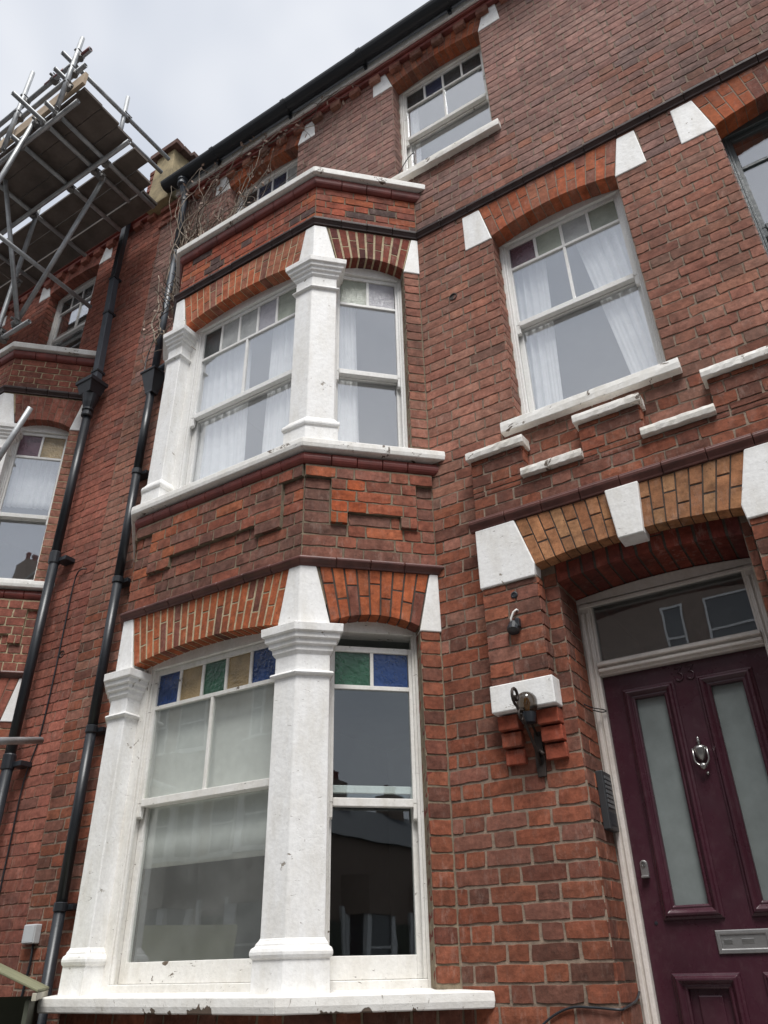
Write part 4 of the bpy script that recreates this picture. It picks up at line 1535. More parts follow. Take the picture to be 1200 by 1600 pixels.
# party parapet: rendered kneeler with a worn brick coping
kn = thing('party_parapet', 'yellowed rendered parapet block with worn brick coping above the gutter', 'parapet', (-5.22, 0.1, 9.3))
A = [(-5.42, -0.13, 9.22), (-5.03, -0.13, 9.22), (-5.08, -0.13, 10.14), (-5.37, -0.13, 10.14)]
B = [(-5.42, 0.9, 9.22), (-5.03, 0.9, 9.22), (-5.08, 0.9, 10.30), (-5.37, 0.9, 10.30)]
MB().prism(A, B).make('rendered_block', 'render', kn, bevel=0.01)
Fk = Fr(-5.01, 0, 0, 1)
for i in range(8):
    y = -0.18 + i * 0.125
    z = 10.14 + 0.16 * (y + 0.13) / 1.03
    o = MB().box(W0, -5.46 + random.uniform(-0.012, 0.012), -4.98 + random.uniform(-0.02, 0.02), -(y + 0.117), -y, z, z + 0.085 + random.uniform(-0.012, 0.012)).make('coping_brick', 'brick_o', kn, bevel=0.008)
    o.color = (0.13 + 0.03 * random.random(), 0.085, 0.07, 1)
for k in range(9):
    o = MB().box(W0, -5.50, -5.405, -0.3, 0.10 + random.uniform(-0.008, 0.008), 9.3 + 0.08 * k, 9.372 + 0.08 * k).make('brick', 'brick_o', kn, bevel=0.006, seg=1)
    o.color = pal_pick(PAL_NB) + (1,)

# ------------------------------------------------------------------ bricks become parts or mass
emit_bricks([bw, bp] + bay_sets, 300)
emit_bricks([nbw] + nb_sets, 300)

# ------------------------------------------------------------------ curtains and blind
def curtain(name, label, F, d, top0, top1, bot0, bot1, z0, z1, folds, amp=0.02, group='white curtains'):
    mb = MB()
    nu, nz = folds * 8, 14
    rings = []
    ph = random.uniform(0, 6)
    for k in range(nz + 1):
        t = k / nz
        r = []
        a, b = bot0 + (top0 - bot0) * t, bot1 + (top1 - bot1) * t
        for i in range(nu + 1):
            s_ = i / nu
            w = math.sin(s_ * folds * 2 * math.pi + ph + 0.5 * math.sin(3 * t + s_ * 5)) * amp * (0.6 + 0.5 * math.sin(s_ * 9 + ph)) + 0.3 * amp * math.sin(s_ * folds * 4.3 * math.pi + 2 * t)
            r.append(F.p(a + (b - a) * s_, d + w, z0 + (z1 - z0) * t))
        rings.append(r)
    mb.loft(rings, closed=False, caps=False)
    o = mb.make(name, 'curtain', smooth=True)
    sol = o.modifiers.new('cloth', 'SOLIDIFY')
    sol.thickness = 0.002
    tag(o, label, 'curtain', group)
    return o


curtain('curtain', 'straight white curtain at the left of the window above the porch', W0, -0.248, -1.33, -0.99, -1.36, -1.06, 4.40, 6.25, 6)
curtain('curtain', 'white curtain swept aside at the right of the window above the porch', W0, -0.248, -0.80, -0.25, -0.57, -0.22, 4.40, 6.25, 7)
curtain('curtain', 'wide white curtain at the left of the first floor bay front', FBF, -0.222, -0.66, -0.045, -0.68, 0.02, 4.40, 6.25, 9, 0.018)
curtain('curtain', 'white curtain at the right of the first floor bay front beside the column', FBF, -0.222, 0.20, 0.66, 0.16, 0.66, 4.40, 6.25, 8, 0.018)
curtain('curtain', 'narrow white curtain in the canted first floor bay window', FBR, -0.222, 0.16, 0.355, 0.16, 0.395, 4.40, 6.25, 4, 0.016)
curtain('curtain', 'strip of white curtain at the left of the top floor window', W0, -0.248, -2.10, -1.95, -2.10, -1.95, 7.4, 9.0, 3, 0.015)
curtain('curtain', 'pale curtain in the first floor window next door', FNR, -0.25, 0.16, 0.62, 0.16, 0.62, 5.2 + NDZ, 6.3, 8, 0.012)

bl = MB()
rings = []
for k in range(9):
    z = 2.03 + k * (3.12 - 2.03) / 8
    rings.append([FBF.p(u, -0.212 + 0.003 * math.sin(k * 1.7 + u * 3), z) for u in np.linspace(-0.655, 0.655, 12)])
bl.loft(rings, closed=False, caps=False)
o = bl.make('roller_blind', 'blind', smooth=True)
tag(o, 'pale grey blind half way down inside the ground floor bay window', 'blind')
sol = o.modifiers.new('cloth', 'SOLIDIFY')
sol.thickness = 0.003

# ------------------------------------------------------------------ drainpipes
dp = thing('drainpipe', 'grey and black drainpipe with small hopper beside the bay', 'drainpipe', (-4.78, -0.07, 0))
X = -4.78
MB().tube([(X, -0.085, 6.42), (X, -0.085, 8.15)], 0.036, 14).make('pipe', 'grey_pipe', dp, smooth=True)
MB().tube([(X, -0.085, 8.12), (X, -0.085, 8.98), (X + 0.005, -0.10, 9.06), (X + 0.01, -0.15, 9.16), (X + 0.01, -0.17, 9.29)], 0.034, 14).make('pipe', 'grey_pipe', dp, smooth=True)
for z in (8.12, 9.0):
    MB().lathe((X, -0.085, z - 0.03), (0, 0, 1), [(0, 0.037), (0.004, 0.042), (0.04, 0.042), (0.044, 0.037)], 16).make('collar', 'black', dp, smooth=False)
MB().lathe((X + 0.01, -0.165, 9.16), (0, 0, 1), [(0, 0.042), (0.01, 0.052), (0.035, 0.052), (0.045, 0.045), (0.07, 0.045), (0.075, 0.056), (0.1, 0.056), (0.105, 0.04)], 16).make('swan_neck', 'grey_pipe', dp)


def hopper(cx, cy, z0, z1, w0, w1, par, top=0.05):
    r = lambda w, z: [(cx - w, cy - w, z), (cx + w, cy - w, z), (cx + w, cy + w * 0.7, z), (cx - w, cy + w * 0.7, z)]
    h = z1 - z0
    MB().loft([r(w0, z0), r(w0 * 1.05, z0 + h * 0.1), r(w1 * 0.9, z1 - top), r(w1, z1 - top), r(w1 * 1.03, z1), r(w1 * 0.9, z1), r(w1 * 0.8, z1 - 0.03)]).make('hopper', 'black', par, bevel=0.004)


hopper(X + 0.025, -0.09, 6.17, 6.42, 0.045, 0.098, dp, top=0.02)
MB().tube([(X + 0.03, -0.10, 6.42), (X + 0.16, -0.06, 6.52), (X + 0.26, -0.05, 6.56)], 0.03, 10).make('branch_pipe', 'grey_pipe', dp, smooth=True)
zz = [0.0, 1.9, 3.05, 4.25, 5.3, 6.2]
for a, b in zip(zz[:-1], zz[1:]):
    MB().tube([(X + 0.02, -0.10, a), (X + 0.02, -0.10, b + 0.01)], 0.037, 14).make('pipe', 'black', dp, smooth=True)
    if a > 0:
        MB().lathe((X + 0.02, -0.10, a - 0.03), (0, 0, 1), [(0, 0.039), (0.005, 0.044), (0.05, 0.044), (0.055, 0.039)], 16).make('collar', 'black', dp)
        MB().box(W0, X - 0.06, X + 0.10, -0.005, 0.07, a - 0.02, a + 0.015).make('pipe_clip', 'black', dp, bevel=0.003)

dn = thing('drainpipe', 'black cast iron drainpipe with large hopper head on the house next door', 'drainpipe', (-5.68, -0.08, 0))
X = -5.68
MB().box(W0, -5.79, -5.715, 0.07, 0.135, 8.3, 9.45).make('pipe', 'black', dn, bevel=0.006)
up_ = MB()
for i, (x, z) in enumerate(((-5.75, 8.32), (-5.75, 7.5), (-5.70, 6.75))):
    pass
up_.loft([[(x - 0.04, -0.138, z), (x + 0.04, -0.138, z), (x + 0.04, -0.065, z), (x - 0.04, -0.065, z)] for x, z in ((-5.66, 6.72), (-5.70, 7.5), (-5.75, 8.32))])
up_.make('pipe', 'grey_pipe', dn, bevel=0.006)
for x, z in ((-5.745, 8.28), (-5.71, 7.72), (-5.67, 6.86)):
    MB().box(W0, x - 0.048, x + 0.048, 0.04, 0.146, z, z + 0.03).make('collar', 'black', dn, bevel=0.003)
hopper(-5.66, -0.12, 6.54, 6.70, 0.08, 0.122, dn, top=0.045)
MB().lathe((-5.66, -0.12, 6.28), (0, 0, 1), [(0, 0.043), (0.01, 0.055), (0.045, 0.055), (0.05, 0.046), (0.07, 0.046), (0.075, 0.058), (0.09, 0.058), (0.1, 0.05), (0.16, 0.066), (0.26, 0.085)], 16).make('hopper_neck', 'black', dn)
zz = [0.0, 2.95, 4.72, 6.3]
for a, b in zip(zz[:-1], zz[1:]):
    MB().tube([(-5.675, -0.11, a), (-5.665, -0.11, b + 0.01)], 0.041, 14).make('pipe', 'black', dn, smooth=True)
    if a > 0:
        MB().lathe((-5.67, -0.11, a - 0.07), (0, 0, 1), [(0, 0.043), (0.006, 0.05), (0.11, 0.05), (0.12, 0.043)], 16).make('collar', 'black', dn)
        MB().box(W0, -5.66, -5.53, 0.0, 0.1, a - 0.05, a - 0.01).make('pipe_ear', 'black', dn, bevel=0.004)

# ------------------------------------------------------------------ scaffold
sf = thing('scaffold', 'tube scaffold with plank platform against the house on the left', 'scaffold', (-6.0, -0.9, 0))
boards = [(-1.53, -1.305, -4.72), (-1.30, -1.08, -4.73), (-1.075, -0.88, -4.76), (-0.812, -0.62, -4.80), (-0.612, -0.41, -4.98), (-0.39, -0.18, -5.12)]
for i, (y0, y1, xe) in enumerate(boards):
    xs = [xe, xe - 2.2 - 0.3 * (i % 3), -9.6]
    for a, b in zip(xs[:-1], xs[1:]):
        MB().box(W0, b + 0.01, a, -y1, -y0, 9.05 + random.uniform(-0.003, 0.004), 9.088).make('plank', 'plank', sf, bevel=0.004, seg=1)
MB().box(W0, -7.0, -4.70, 1.535, 1.573, 9.085, 9.27).make('toe_board', 'plank_l', sf, bevel=0.004)
MB().box(W0, -9.6, -7.02, 1.535, 1.573, 9.085, 9.27).make('toe_board', 'plank_l', sf, bevel=0.004)


def pole(a, b, mat='steel', r=0.0245):
    return MB().hollow(a, b, r).make('tube', mat, sf, smooth=True)


tubes = [((-5.31, -1.90, 9.0), (-5.315, -0.41, 9.0)), ((-5.13, -1.66, 9.012), (-5.15, -0.20, 9.012)), ((-5.72, -1.62, 9.0), (-5.70, -0.2, 9.0)),
         ((-6.35, -1.65, 9.0), (-6.34, -0.17, 9.0)), ((-7.2, -1.65, 9.0), (-7.2, -0.17, 9.0)), ((-8.2, -1.65, 9.0), (-8.2, -0.17, 9.0)),
         ((-4.72, -0.935, 8.955), (-9.4, -0.94, 8.955)), ((-4.81, -1.505, 8.955), (-9.4, -1.505, 8.955)),
         ((-4.88, -1.625, 9.98), (-4.92, -1.625, 8.76)), ((-5.77, -1.625, 10.2), (-5.775, -1.625, 8.80)), ((-7.6, -1.625, 10.3), (-7.6, -1.625, 8.4)),
         ((-4.74, -1.575, 9.71), (-9.0, -1.575, 9.70)), ((-4.74, -1.575, 9.42), (-9.0, -1.575, 9.41)),
         ((-5.0, -1.72, 9.69), (-4.975, -0.25, 9.69)), ((-5.02, -1.73, 9.40), (-4.99, -0.30, 9.40)),
         ((-5.02, -0.9, 10.06), (-4.985, -0.9, 9.20)),
         ((-6.34, -0.86, 9.20), (-6.40, -0.86, 5.6)), ((-5.43, -1.56, 9.18), (-6.20, -1.56, 7.4)),
         ((-6.33, -1.50, 9.70), (-6.12, -0.80, 7.22)), ((-5.30, -0.77, 9.0), (-6.20, -0.80, 7.22)),
         ((-6.0, -0.15, 7.96), (-5.98, -1.5, 7.96)), ((-5.92, -0.80, 7.16), (-8.6, -0.80, 7.2)),
         ((-5.27, -0.9, 5.71), (-5.85, -0.9, 4.85)), ((-4.97, -0.35, 2.95), (-4.4, -1.3, 2.66))]
for i, (a, b) in enumerate(tubes):
    pole(a, b, 'steel')
pole((-4.74, -1.578, 9.712), (-5.02, -1.578, 9.712), 'steel_r', 0.0255)
pole((-5.15, -1.578, 9.712), (-5.45, -1.578, 9.712), 'steel_r', 0.0255)


def coupler(c):
    x, y, z = c
    mb = MB()
    mb.lathe((x - 0.03, y, z), (1, 0, 0), [(0, 0.028), (0.0, 0.036), (0.05, 0.036), (0.05, 0.028)], 12)
    mb.lathe((x, y + 0.02, z - 0.03), (0, 0, 1), [(0, 0.028), (0.0, 0.036), (0.05, 0.036), (0.05, 0.028)], 12)
    mb.box(W0, x - 0.05, x + 0.05, -(y + 0.035), -(y + 0.01), z - 0.012, z + 0.012)
    mb.tube([(x + 0.045, y - 0.05, z + 0.015), (x + 0.045, y + 0.05, z + 0.015)], 0.007, 6)
    mb.box(W0, x - 0.012, x + 0.012, -(y + 0.06), -(y - 0.06), z + 0.025, z + 0.04)
    mb.make('coupler', 'steel_d', sf)


for c in ((-4.89, -1.60, 9.70), (-4.90, -1.60, 9.41), (-4.90, -1.60, 9.15), (-5.77, -1.60, 9.70), (-5.77, -1.60, 9.41), (-5.31, -1.52, 8.98), (-5.13, -1.52, 8.98),
          (-5.14, -0.905, 8.97), (-5.31, -0.905, 8.97), (-5.70, -0.905, 8.97), (-5.71, -1.52, 8.97), (-6.34, -0.905, 8.97), (-5.30, -0.83, 8.96), (-5.0, -0.88, 9.69),
          (-6.38, -0.84, 7.24), (-6.14, -0.82, 7.24), (-6.37, -0.84, 7.96), (-6.36, -0.8, 7.16), (-5.43, -1.55, 9.06), (-5.32, -1.575, 9.71), (-6.38, -0.85, 6.7)):
    coupler(c)

# ------------------------------------------------------------------ wall lamp, sensor, intercom, boxes and cables
wl = thing('wall_lamp', 'rusty scrolled iron wall lamp with smoked globe bulb under the white bracket stone', 'lamp', (-1.42, 0, 2.3))
lx = -1.405
MB().prism([W0.p(lx - 0.022, 0.014, 2.30), W0.p(lx + 0.022, 0.014, 2.30), W0.p(lx + 0.026, 0.014, 2.36), W0.p(lx + 0.02, 0.014, 2.52), W0.p(lx - 0.02, 0.014, 2.52), W0.p(lx - 0.026, 0.014, 2.36)],
           [W0.p(lx - 0.022, 0.0, 2.30), W0.p(lx + 0.022, 0.0, 2.30), W0.p(lx + 0.026, 0.0, 2.36), W0.p(lx + 0.02, 0.0, 2.52), W0.p(lx - 0.02, 0.0, 2.52), W0.p(lx - 0.026, 0.0, 2.36)]).make('back_plate', 'rustbrown', wl, bevel=0.004)


def scroll(c, r, turns, n, flip=1, start=0.0):
    return [(c[0] , c[1] + (r * (1 - 0.75 * i / n)) * math.cos(start + flip * 2 * math.pi * turns * i / n), c[2] + (r * (1 - 0.75 * i / n)) * math.sin(start + flip * 2 * math.pi * turns * i / n)) for i in range(n + 1)]


arm = MB()
arm.tube([(lx, -0.015, 2.36), (lx, -0.06, 2.43), (lx - 0.005, -0.14, 2.53), (lx - 0.01, -0.21, 2.60)] + [(lx - 0.012, p[1], p[2]) for p in scroll((lx, -0.215, 2.655), 0.05, 1.25, 16, -1, -1.5)], 0.008, 8)
arm.tube([(lx, -0.015, 2.50), (lx, -0.07, 2.545), (lx, -0.12, 2.55)], 0.0065, 8)
arm.tube([(lx, p[1], p[2]) for p in scroll((lx, -0.20, 2.555), 0.035, 1.2, 14, 1, 0.8)], 0.005, 6)
arm.tube([(lx, -0.01, 2.40), (lx + 0.012, -0.03, 2.42), (lx + 0.03, -0.035, 2.40)], 0.01, 6)
arm.make('bracket', 'rustbrown', wl, smooth=True)
MB().lathe((lx + 0.005, -0.12, 2.535), (0, 0, 1), [(0, 0.012), (0.005, 0.033), (0.03, 0.038), (0.052, 0.041), (0.056, 0.036)], 18).make('lamp_holder', 'black', wl, smooth=False)
MB().lathe((lx + 0.005, -0.12, 2.585), (0, 0, 1), [(0, 0.024), (0.012, 0.042)] + [(0.012 + 0.052 * (1 - math.cos(a)), 0.042 + 0.012 * math.sin(a)) if a < 1.57 else (0.064 + 0.047 * math.sin(a - 1.5708), 0.054 * math.cos(a - 1.5708)) for a in [0.4, 0.9, 1.5, 1.9, 2.3, 2.7, 3.0, 3.13]], 20).make('bulb', 'bulb', wl, smooth=True)
fl = MB()
for k in range(4):
    a = k * 1.57
    fl.tube([(lx + 0.005 + 0.008 * math.cos(a), -0.12 + 0.008 * math.sin(a), 2.60), (lx + 0.005 + 0.014 * math.cos(a), -0.12 + 0.014 * math.sin(a), 2.64), (lx + 0.005 + 0.006 * math.cos(a), -0.12 + 0.006 * math.sin(a), 2.668)], 0.003, 5)
fl.make('filament', 'filament', wl)

sn = thing('security_sensor', 'small black sensor with a white cable on the brick pier left of the door', 'sensor', (-1.43, -0.09, 3.0))
MB().lathe((-1.43, -0.10, 3.06), (0, -0.5, -1), [(-0.03, 0.014), (-0.02, 0.03), (0.015, 0.036), (0.03, 0.032), (0.034, 0.01)], 14).make('sensor_head', 'black', sn)
MB().box(FP, -1.415, -1.39, 0.0, 0.03, 3.05, 3.10).make('sensor_bracket', 'black', sn, bevel=0.004)
MB().tube([(-1.435, -0.115, 3.075), (-1.437, -0.112, 3.105), (-1.42, -0.108, 3.14), (-1.405, -0.098, 3.155), (-1.40, -0.088, 3.15)], 0.006, 8).make('cable', 'cable_w', sn, smooth=True)
MB().lathe((-1.41, -0.088, 3.245), (0, -1, 0), [(0, 0.02), (0.006, 0.02), (0.008, 0.014), (0.004, 0.012)], 14).make('cap', 'black', sn)

ic = thing('intercom', 'charcoal entry phone panel with rows of buttons beside the door frame', 'intercom', (-1.17, 0.2, 2.04))
Fi = Fr(-1.186, 0.13, 0, 1)
MB().box(Fi, 0.0, 0.135, 0.0, 0.035, 2.055, 2.325).make('panel', 'intercom', ic, bevel=0.004)
for k in range(7):
    MB().box(Fi, 0.02, 0.115, 0.034, 0.039, 2.155 + k * 0.022, 2.170 + k * 0.022).make('button', 'button', ic, bevel=0.001)
for k in range(6):
    MB().box(Fi, 0.022 + k * 0.016, 0.030 + k * 0.016, 0.034, 0.0372, 2.075, 2.135).make('speaker_slot', 'black', ic)

jb = thing('junction_box', 'small pale grey junction box on the brick between the drainpipes', 'junction box', (-5.1, 0, 1.7))
MB().box(W0, -5.165, -5.045, 0.0, 0.05, 1.70, 1.815).make('box', 'pvc', jb, bevel=0.006)
MB().box(W0, -5.16, -5.05, 0.05, 0.056, 1.705, 1.81).make('lid', 'pvc', jb, bevel=0.006)
MB().tube([(-5.08, -0.02, 1.70), (-5.083, -0.012, 1.60), (-5.12, -0.012, 1.3), (-5.12, -0.012, 0.9)], 0.008, 8).make('cable', 'black', jb, smooth=True)


def cable(label, pts, r=0.005, mat='black'):
    # smooth the path
    P = [Vector(p) for p in pts]
    Q = []
    for i in range(len(P) - 1):
        p0, p1, p2, p3 = P[max(i - 1, 0)], P[i], P[i + 1], P[min(i + 2, len(P) - 1)]
        for k in range(6):
            t = k / 6
            Q.append(0.5 * ((2 * p1) + (-p0 + p2) * t + (2 * p0 - 5 * p1 + 4 * p2 - p3) * t * t + (-p0 + 3 * p1 - 3 * p2 + p3) * t ** 3))
    Q.append(P[-1])
    o = MB().tube(Q, r, 8).make('cable', mat, smooth=True)
    tag(o, label, 'cable')
    return o


cable('thin black cable drooping across the bricks at the door corner', [(-1.75, -0.008, 1.18), (-1.60, -0.012, 1.25), (-1.49, -0.010, 1.32), (-1.40, -0.010, 1.352), (-1.30, -0.010, 1.352), (-1.195, -0.008, 1.345), (-1.185, 0.05, 1.35), (-1.182, 0.2, 1.37), (-1.18, 0.26, 1.40)])
cable('thin black cable running down beside the next door drainpipe', [(-5.33, -0.01, 4.55), (-5.40, -0.03, 4.54), (-5.45, -0.02, 4.42), (-5.47, -0.01, 4.0), (-5.47, -0.012, 3.5), (-5.50, -0.01, 3.1), (-5.56, -0.02, 2.8), (-5.58, -0.012, 2.3), (-5.58, -0.01, 1.2)], 0.006)
cable('dark loop of cable above the small drainpipe hopper', [(-4.80, -0.10, 6.50), (-4.90, -0.08, 6.52), (-4.97, -0.06, 6.62), (-4.97, -0.05, 6.82), (-4.90, -0.06, 7.0), (-4.82, -0.06, 7.08)], 0.006)
cable('thin wires sticking out of the door reveal joint', [(-1.188, 0.12, 2.655), (-1.16, 0.18, 2.645), (-1.13, 0.25, 2.648), (-1.12, 0.27, 2.642), (-1.14, 0.25, 2.636), (-1.17, 0.2, 2.64)], 0.003)
cable('loose wire lying on the top floor window sill', [(-2.10, 0.06, 7.43), (-2.06, -0.02, 7.42), (-2.0, -0.045, 7.46), (-1.93, -0.05, 7.54), (-1.87, -0.05, 7.56), (-1.88, -0.055, 7.45), (-1.86, -0.06, 7.40)], 0.004)

for (x, z, nm) in ((-1.65, 5.74, 'small dark hole in the brick wall right of the first floor bay'), (-5.44, 3.80, 'dark round vent hole in the brick between the drainpipes')):
    o = MB().lathe((x, 0.004, z), (0, -1, 0), [(0, 0.03), (0.008, 0.032), (0.0085, 0.026), (0.002, 0.022)], 12).make('vent_hole', 'rustbrown')
    tag(o, nm, 'vent')
    if x > -2:
        o.scale = (1, 1, 1)

# ------------------------------------------------------------------ bin store in the corner
bs_ = thing('bin_store', 'faded green felt roofed bin store at the bottom left corner', 'bin store', (-4.3, -1.0, 0))
ta = np.array((0.77, -0.638))
na = np.array((-0.638, -0.77))
A0 = np.array((-4.51, -0.27))
P3 = lambda s_, w, z: (A0[0] + ta[0] * s_ + na[0] * w, A0[1] + ta[1] * s_ + na[1] * w, z)
rz = lambda w: 1.458 + 0.43 * w
MB().prism([P3(0, 0, rz(0)), P3(1.2, 0, rz(0)), P3(1.2, 0.8, rz(0.8)), P3(0, 0.8, rz(0.8))], [P3(0, 0, rz(0) - 0.012), P3(1.2, 0, rz(0) - 0.012), P3(1.2, 0.8, rz(0.8) - 0.012), P3(0, 0.8, rz(0.8) - 0.012)]).make('roof_felt', 'shedgreen', bs_, bevel=0.003)
MB().prism([P3(0, 0.002, 1.444), P3(1.2, 0.002, 1.444), P3(1.2, 0.022, 1.444), P3(0, 0.022, 1.444)], [P3(0, 0.002, 1.412), P3(1.2, 0.002, 1.412), P3(1.2, 0.022, 1.412), P3(0, 0.022, 1.412)]).make('eaves_trim', 'shedtrim', bs_, bevel=0.002)
for k in range(10):
    z0 = 0.02 + k * 0.14
    MB().prism([P3(0.05, 0.03, z0), P3(1.15, 0.03, z0), P3(1.15, 0.05, z0), P3(0.05, 0.05, z0)], [P3(0.05, 0.03, z0 + 0.135), P3(1.15, 0.03, z0 + 0.135), P3(1.15, 0.05, z0 + 0.135), P3(0.05, 0.05, z0 + 0.135)]).make('side_board', 'shedside', bs_)
    MB().prism([P3(0.03, 0.05, z0), P3(0.05, 0.05, z0), P3(0.05, 0.75, z0), P3(0.03, 0.75, z0)], [P3(0.03, 0.05, z0 + 0.135), P3(0.05, 0.05, z0 + 0.135), P3(0.05, 0.75, z0 + 0.135), P3(0.03, 0.75, z0 + 0.135)]).make('end_board', 'shedside', bs_)

# ------------------------------------------------------------------ dead creeper
cr = thing('dead_creeper', 'dead creeper of pale bare stems and dry leaves tangled between bay and gutter', 'climbing plant', (-4.6, -0.1, 6.0))


def walk(start, direction, n, step, wander, pull=None, ysp=0.02):
    p = np.array(start, float)
    d = np.array(direction, float)
    pts = [tuple(p)]
    for i in range(n):
        d = d + rng.normal(0, wander, 3) * np.array((1, 0.5, 1))
        if pull is not None:
            d = d + np.array(pull) * 0.12
        d = d / np.linalg.norm(d)
        p = p + d * step
        p[1] = min(p[1], -0.02)
        p[1] = max(p[1], -0.3 if p[2] < 9.0 else -0.1)
        p[2] = min(p[2], 9.26)
        p[0] = max(p[0], -4.80 + 0.03 * math.sin(i))
        pts.append(tuple(p))
    return pts


def stem(start, direction, n, step, wander, r, mat, pull=None):
    pts = walk(start, direction, n, step, wander, pull)
    MB().tube(pts, r, 5, r * 0.35).make('stem', mat, cr, smooth=True)
    return pts


twigs = []
for i in range(84):      # main bundle on the wall left of the top window
    x = rng.uniform(-4.74, -4.26)
    twigs.append(stem((x, -0.03, 7.17 + rng.uniform(0, 0.5)), (rng.normal(-0.03, 0.22), 0, 1), 24, 0.075, 0.25, rng.uniform(0.003, 0.009), 'stem' if i % 2 else 'stem_d', (0, 0.2, 0.5)))
for i in range(18):      # along under the gutter to the right
    x = rng.uniform(-4.6, -3.0)
    twigs.append(stem((x, -0.06, rng.uniform(9.0, 9.25)), (1, -0.1, rng.normal(-0.1, 0.35)), 16, 0.06, 0.35, rng.uniform(0.003, 0.006), 'stem_d' if i % 2 else 'stem', (0, 0.1, 0.02)))
for i in range(22):      # down round the end of the bay coping and on the brick below it
    twigs.append(stem((rng.uniform(-4.55, -4.0), -0.35 - rng.uniform(0, 0.2), rng.uniform(6.95, 7.15)), (rng.normal(0.2, 0.7), -0.3, -0.6), 14, 0.06, 0.35, rng.uniform(0.003, 0.006), 'stem' if i % 2 else 'stem_d'))
for i in range(6):      # knot on the drainpipe and capital
    twigs.append(stem((-4.72 + rng.normal(0, 0.05), -0.15 + rng.normal(0, 0.03), 6.75 + rng.uniform(0, 0.45)), (rng.normal(0.3, 0.8), -0.2, rng.normal(0, 1)), 11, 0.04, 0.5, rng.uniform(0.003, 0.007), 'stem'))
twigs.append(stem((-4.74, -0.15, 6.75), (0, 0, 1), 16, 0.06, 0.18, 0.011, 'stem', (0, 0, 0.6)))
for i in range(1):       # loose ends over the gutter and sky
    twigs.append(stem((rng.uniform(-4.7, -3.2), -0.24, 9.36), (rng.normal(0, 0.8), -0.1, 0.9), 9, 0.06, 0.3, 0.003, 'stem_d', (0, 0, -0.5)))
for i in range(3):
    twigs.append(stem((-4.0 + 0.1 * i, -0.52, 5.95), (rng.normal(0.6, 0.3), 0.1, -0.4), 9, 0.035, 0.5, 0.003, 'stem'))
lv = MB()
for t_ in twigs[20:118]:
    for p in t_[::3]:
        if rng.random() < 0.4:
            for q in range(2):
                c = Vector(p) + Vector(rng.normal(0, 0.03, 3))
                a, b = Vector(rng.normal(0, 1, 3)).normalized() * 0.024, Vector(rng.normal(0, 1, 3)).normalized() * 0.02
                n = len(lv.v)
                lv.v += [tuple(c - a), tuple(c + b), tuple(c + a), tuple(c - b * 0.8)]
                lv.f.append((n, n + 1, n + 2, n + 3))
lo = lv.make('dry_leaves', 'leaf', cr)
lo['kind'] = 'stuff'

# ------------------------------------------------------------------ terrace across the street (seen in the glass)
op = thing('opposite_terrace', 'brick terrace across the street seen only as reflections in the windows', 'terrace', (-2, -14.8, 0))
FO = Fr(0, -14.5, -1, 0)          # faces our houses; u runs towards -x
ow = MB()
ow.box(FO, -14, 22, -6, 0, 0, 10.0)
ow.box(FO, -60, -14.02, -6, 0, 0, 5.4)
ow.make('wall', 'oppbrick', op)
mb = MB()
mb.prism([FO.p(-14, 0.2, 10.0), FO.p(-14, -3, 12.6), FO.p(-14, -6, 10.0)], [FO.p(22, 0.2, 10.0), FO.p(22, -3, 12.6), FO.p(22, -6, 10.0)])
mb.prism([FO.p(-60, 0.2, 5.4), FO.p(-60, -3, 7.3), FO.p(-60, -6, 5.4)], [FO.p(-14.02, 0.2, 5.4), FO.p(-14.02, -3, 7.3), FO.p(-14.02, -6, 5.4)])
mb.make('roof', 'slate', op)
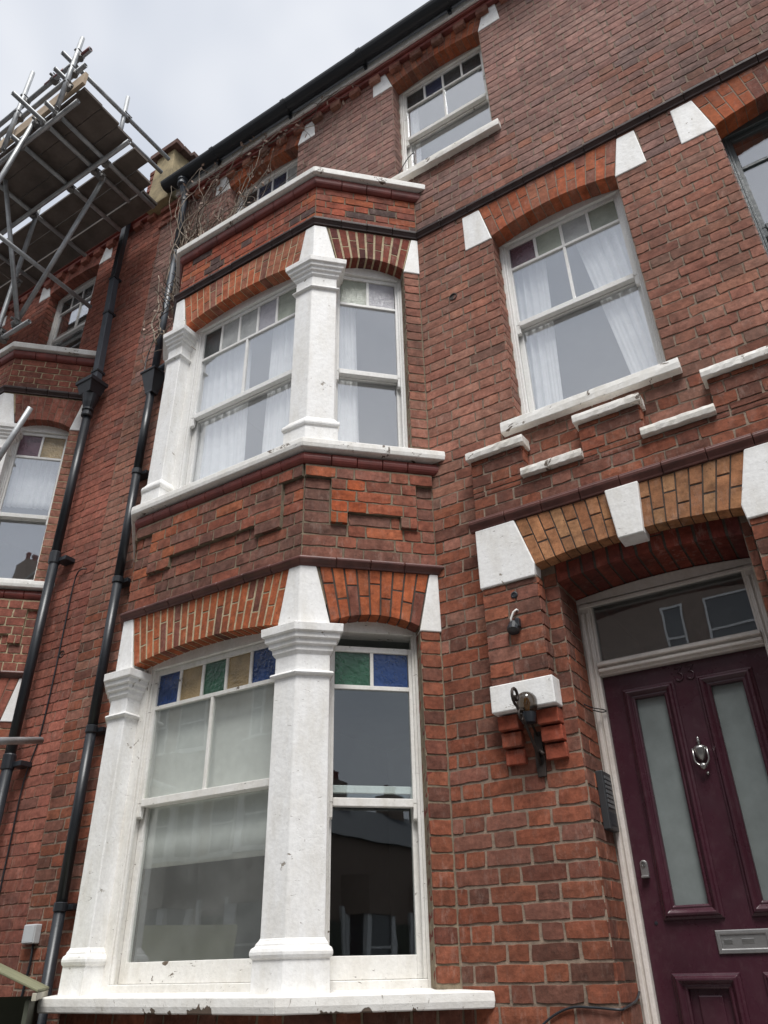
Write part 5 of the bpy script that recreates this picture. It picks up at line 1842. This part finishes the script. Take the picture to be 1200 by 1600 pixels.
for i, uc in enumerate(np.arange(-49.5, 21, 4.0)):
    low = uc < -14
    zc = 6.8 if low else 12.0
    MB().box(FO, uc + 1.6, uc + 2.5, -3.4, -2.6, zc, zc + (1.3 if low else 2.0)).make('chimney', 'oppbrick', op)
    for k in range(3):
        MB().lathe(FO.p(uc + 1.8 + 0.25 * k, -3.0, zc + (1.3 if low else 2.0)), (0, 0, 1), [(0, 0.1), (0.3, 0.08), (0.32, 0.1), (0.4, 0.1)], 10).make('chimney_pot', 'terra_red', op)
    for z0, z1 in (((1.2, 3.1),) if low else ((1.2, 3.1), (4.4, 6.1))):
        q = [FO.p(uc - 1.2, 0, 0), FO.p(uc - 0.7, 0.6, 0), FO.p(uc + 0.7, 0.6, 0), FO.p(uc + 1.2, 0, 0)]
        MB().prism([(p[0], p[1], z0) for p in q], [(p[0], p[1], z1) for p in q]).make('bay_glass', 'oppglass', op)
        for s_, t_ in ((-0.7, 0.6), (0.7, 0.6), (-1.15, 0.08), (1.15, 0.08)):
            MB().box(FO, uc + s_ - 0.12, uc + s_ + 0.12, t_ - 0.1, t_ + 0.06, z0, z1).make('bay_column', 'oppwhite', op)
        q = [FO.p(uc - 1.35, 0, 0), FO.p(uc - 0.8, 0.72, 0), FO.p(uc + 0.8, 0.72, 0), FO.p(uc + 1.35, 0, 0)]
        MB().prism([(p[0], p[1], z0 - 0.12) for p in q], [(p[0], p[1], z0) for p in q]).make('bay_sill', 'oppwhite', op)
        MB().prism([(p[0], p[1], z1) for p in q], [(p[0], p[1], z1 + 1.15) for p in q]).make('bay_panel', 'oppbrick', op)
        MB().box(FO, uc - 0.6, uc + 0.6, 0.59, 0.63, (z0 + z1) / 2 - 0.03, (z0 + z1) / 2 + 0.03).make('meeting_rail', 'oppwhite', op)
    for (a, z0, z1, w) in ((uc + 1.9, 4.4, 6.1, 0.9), (uc - 0.6, 7.5, 9.2, 1.15), (uc + 0.75, 7.5, 9.2, 0.5)) if not low else ():
        MB().box(FO, a - w / 2 + 0.01, a + w / 2 - 0.01, -0.02, 0.02, z0 + 0.01, z1 - 0.01).make('window_glass', 'oppglass', op)
        f_ = MB()
        for c0, c1, e0, e1 in ((a - w / 2, a - w / 2 + 0.05, z0, z1), (a + w / 2 - 0.05, a + w / 2, z0, z1), (a - w / 2 + 0.05, a + w / 2 - 0.05, z0, z0 + 0.06), (a - w / 2 + 0.05, a + w / 2 - 0.05, z1 - 0.05, z1), (a - w / 2 + 0.05, a + w / 2 - 0.05, (z0 + z1) / 2 - 0.025, (z0 + z1) / 2 + 0.025)):
            f_.box(FO, c0, c1, -0.01, 0.06, e0, e1)
        f_.make('window_frame', 'oppwhite', op)
        MB().box(FO, a - w / 2 - 0.2, a + w / 2 + 0.2, 0, 0.14, z0 - 0.1, z0).make('window_sill', 'oppwhite', op)
    MB().box(FO, uc + 1.45, uc + 2.35, 0.0, 0.05, 0.1, 2.9).make('front_door', 'shedside', op)
    MB().box(FO, uc + 1.3, uc + 1.45, 0.0, 0.12, 0.1, 3.3).make('pilaster', 'oppwhite', op)
    MB().box(FO, uc + 2.35, uc + 2.5, 0.0, 0.12, 0.1, 3.3).make('pilaster', 'oppwhite', op)
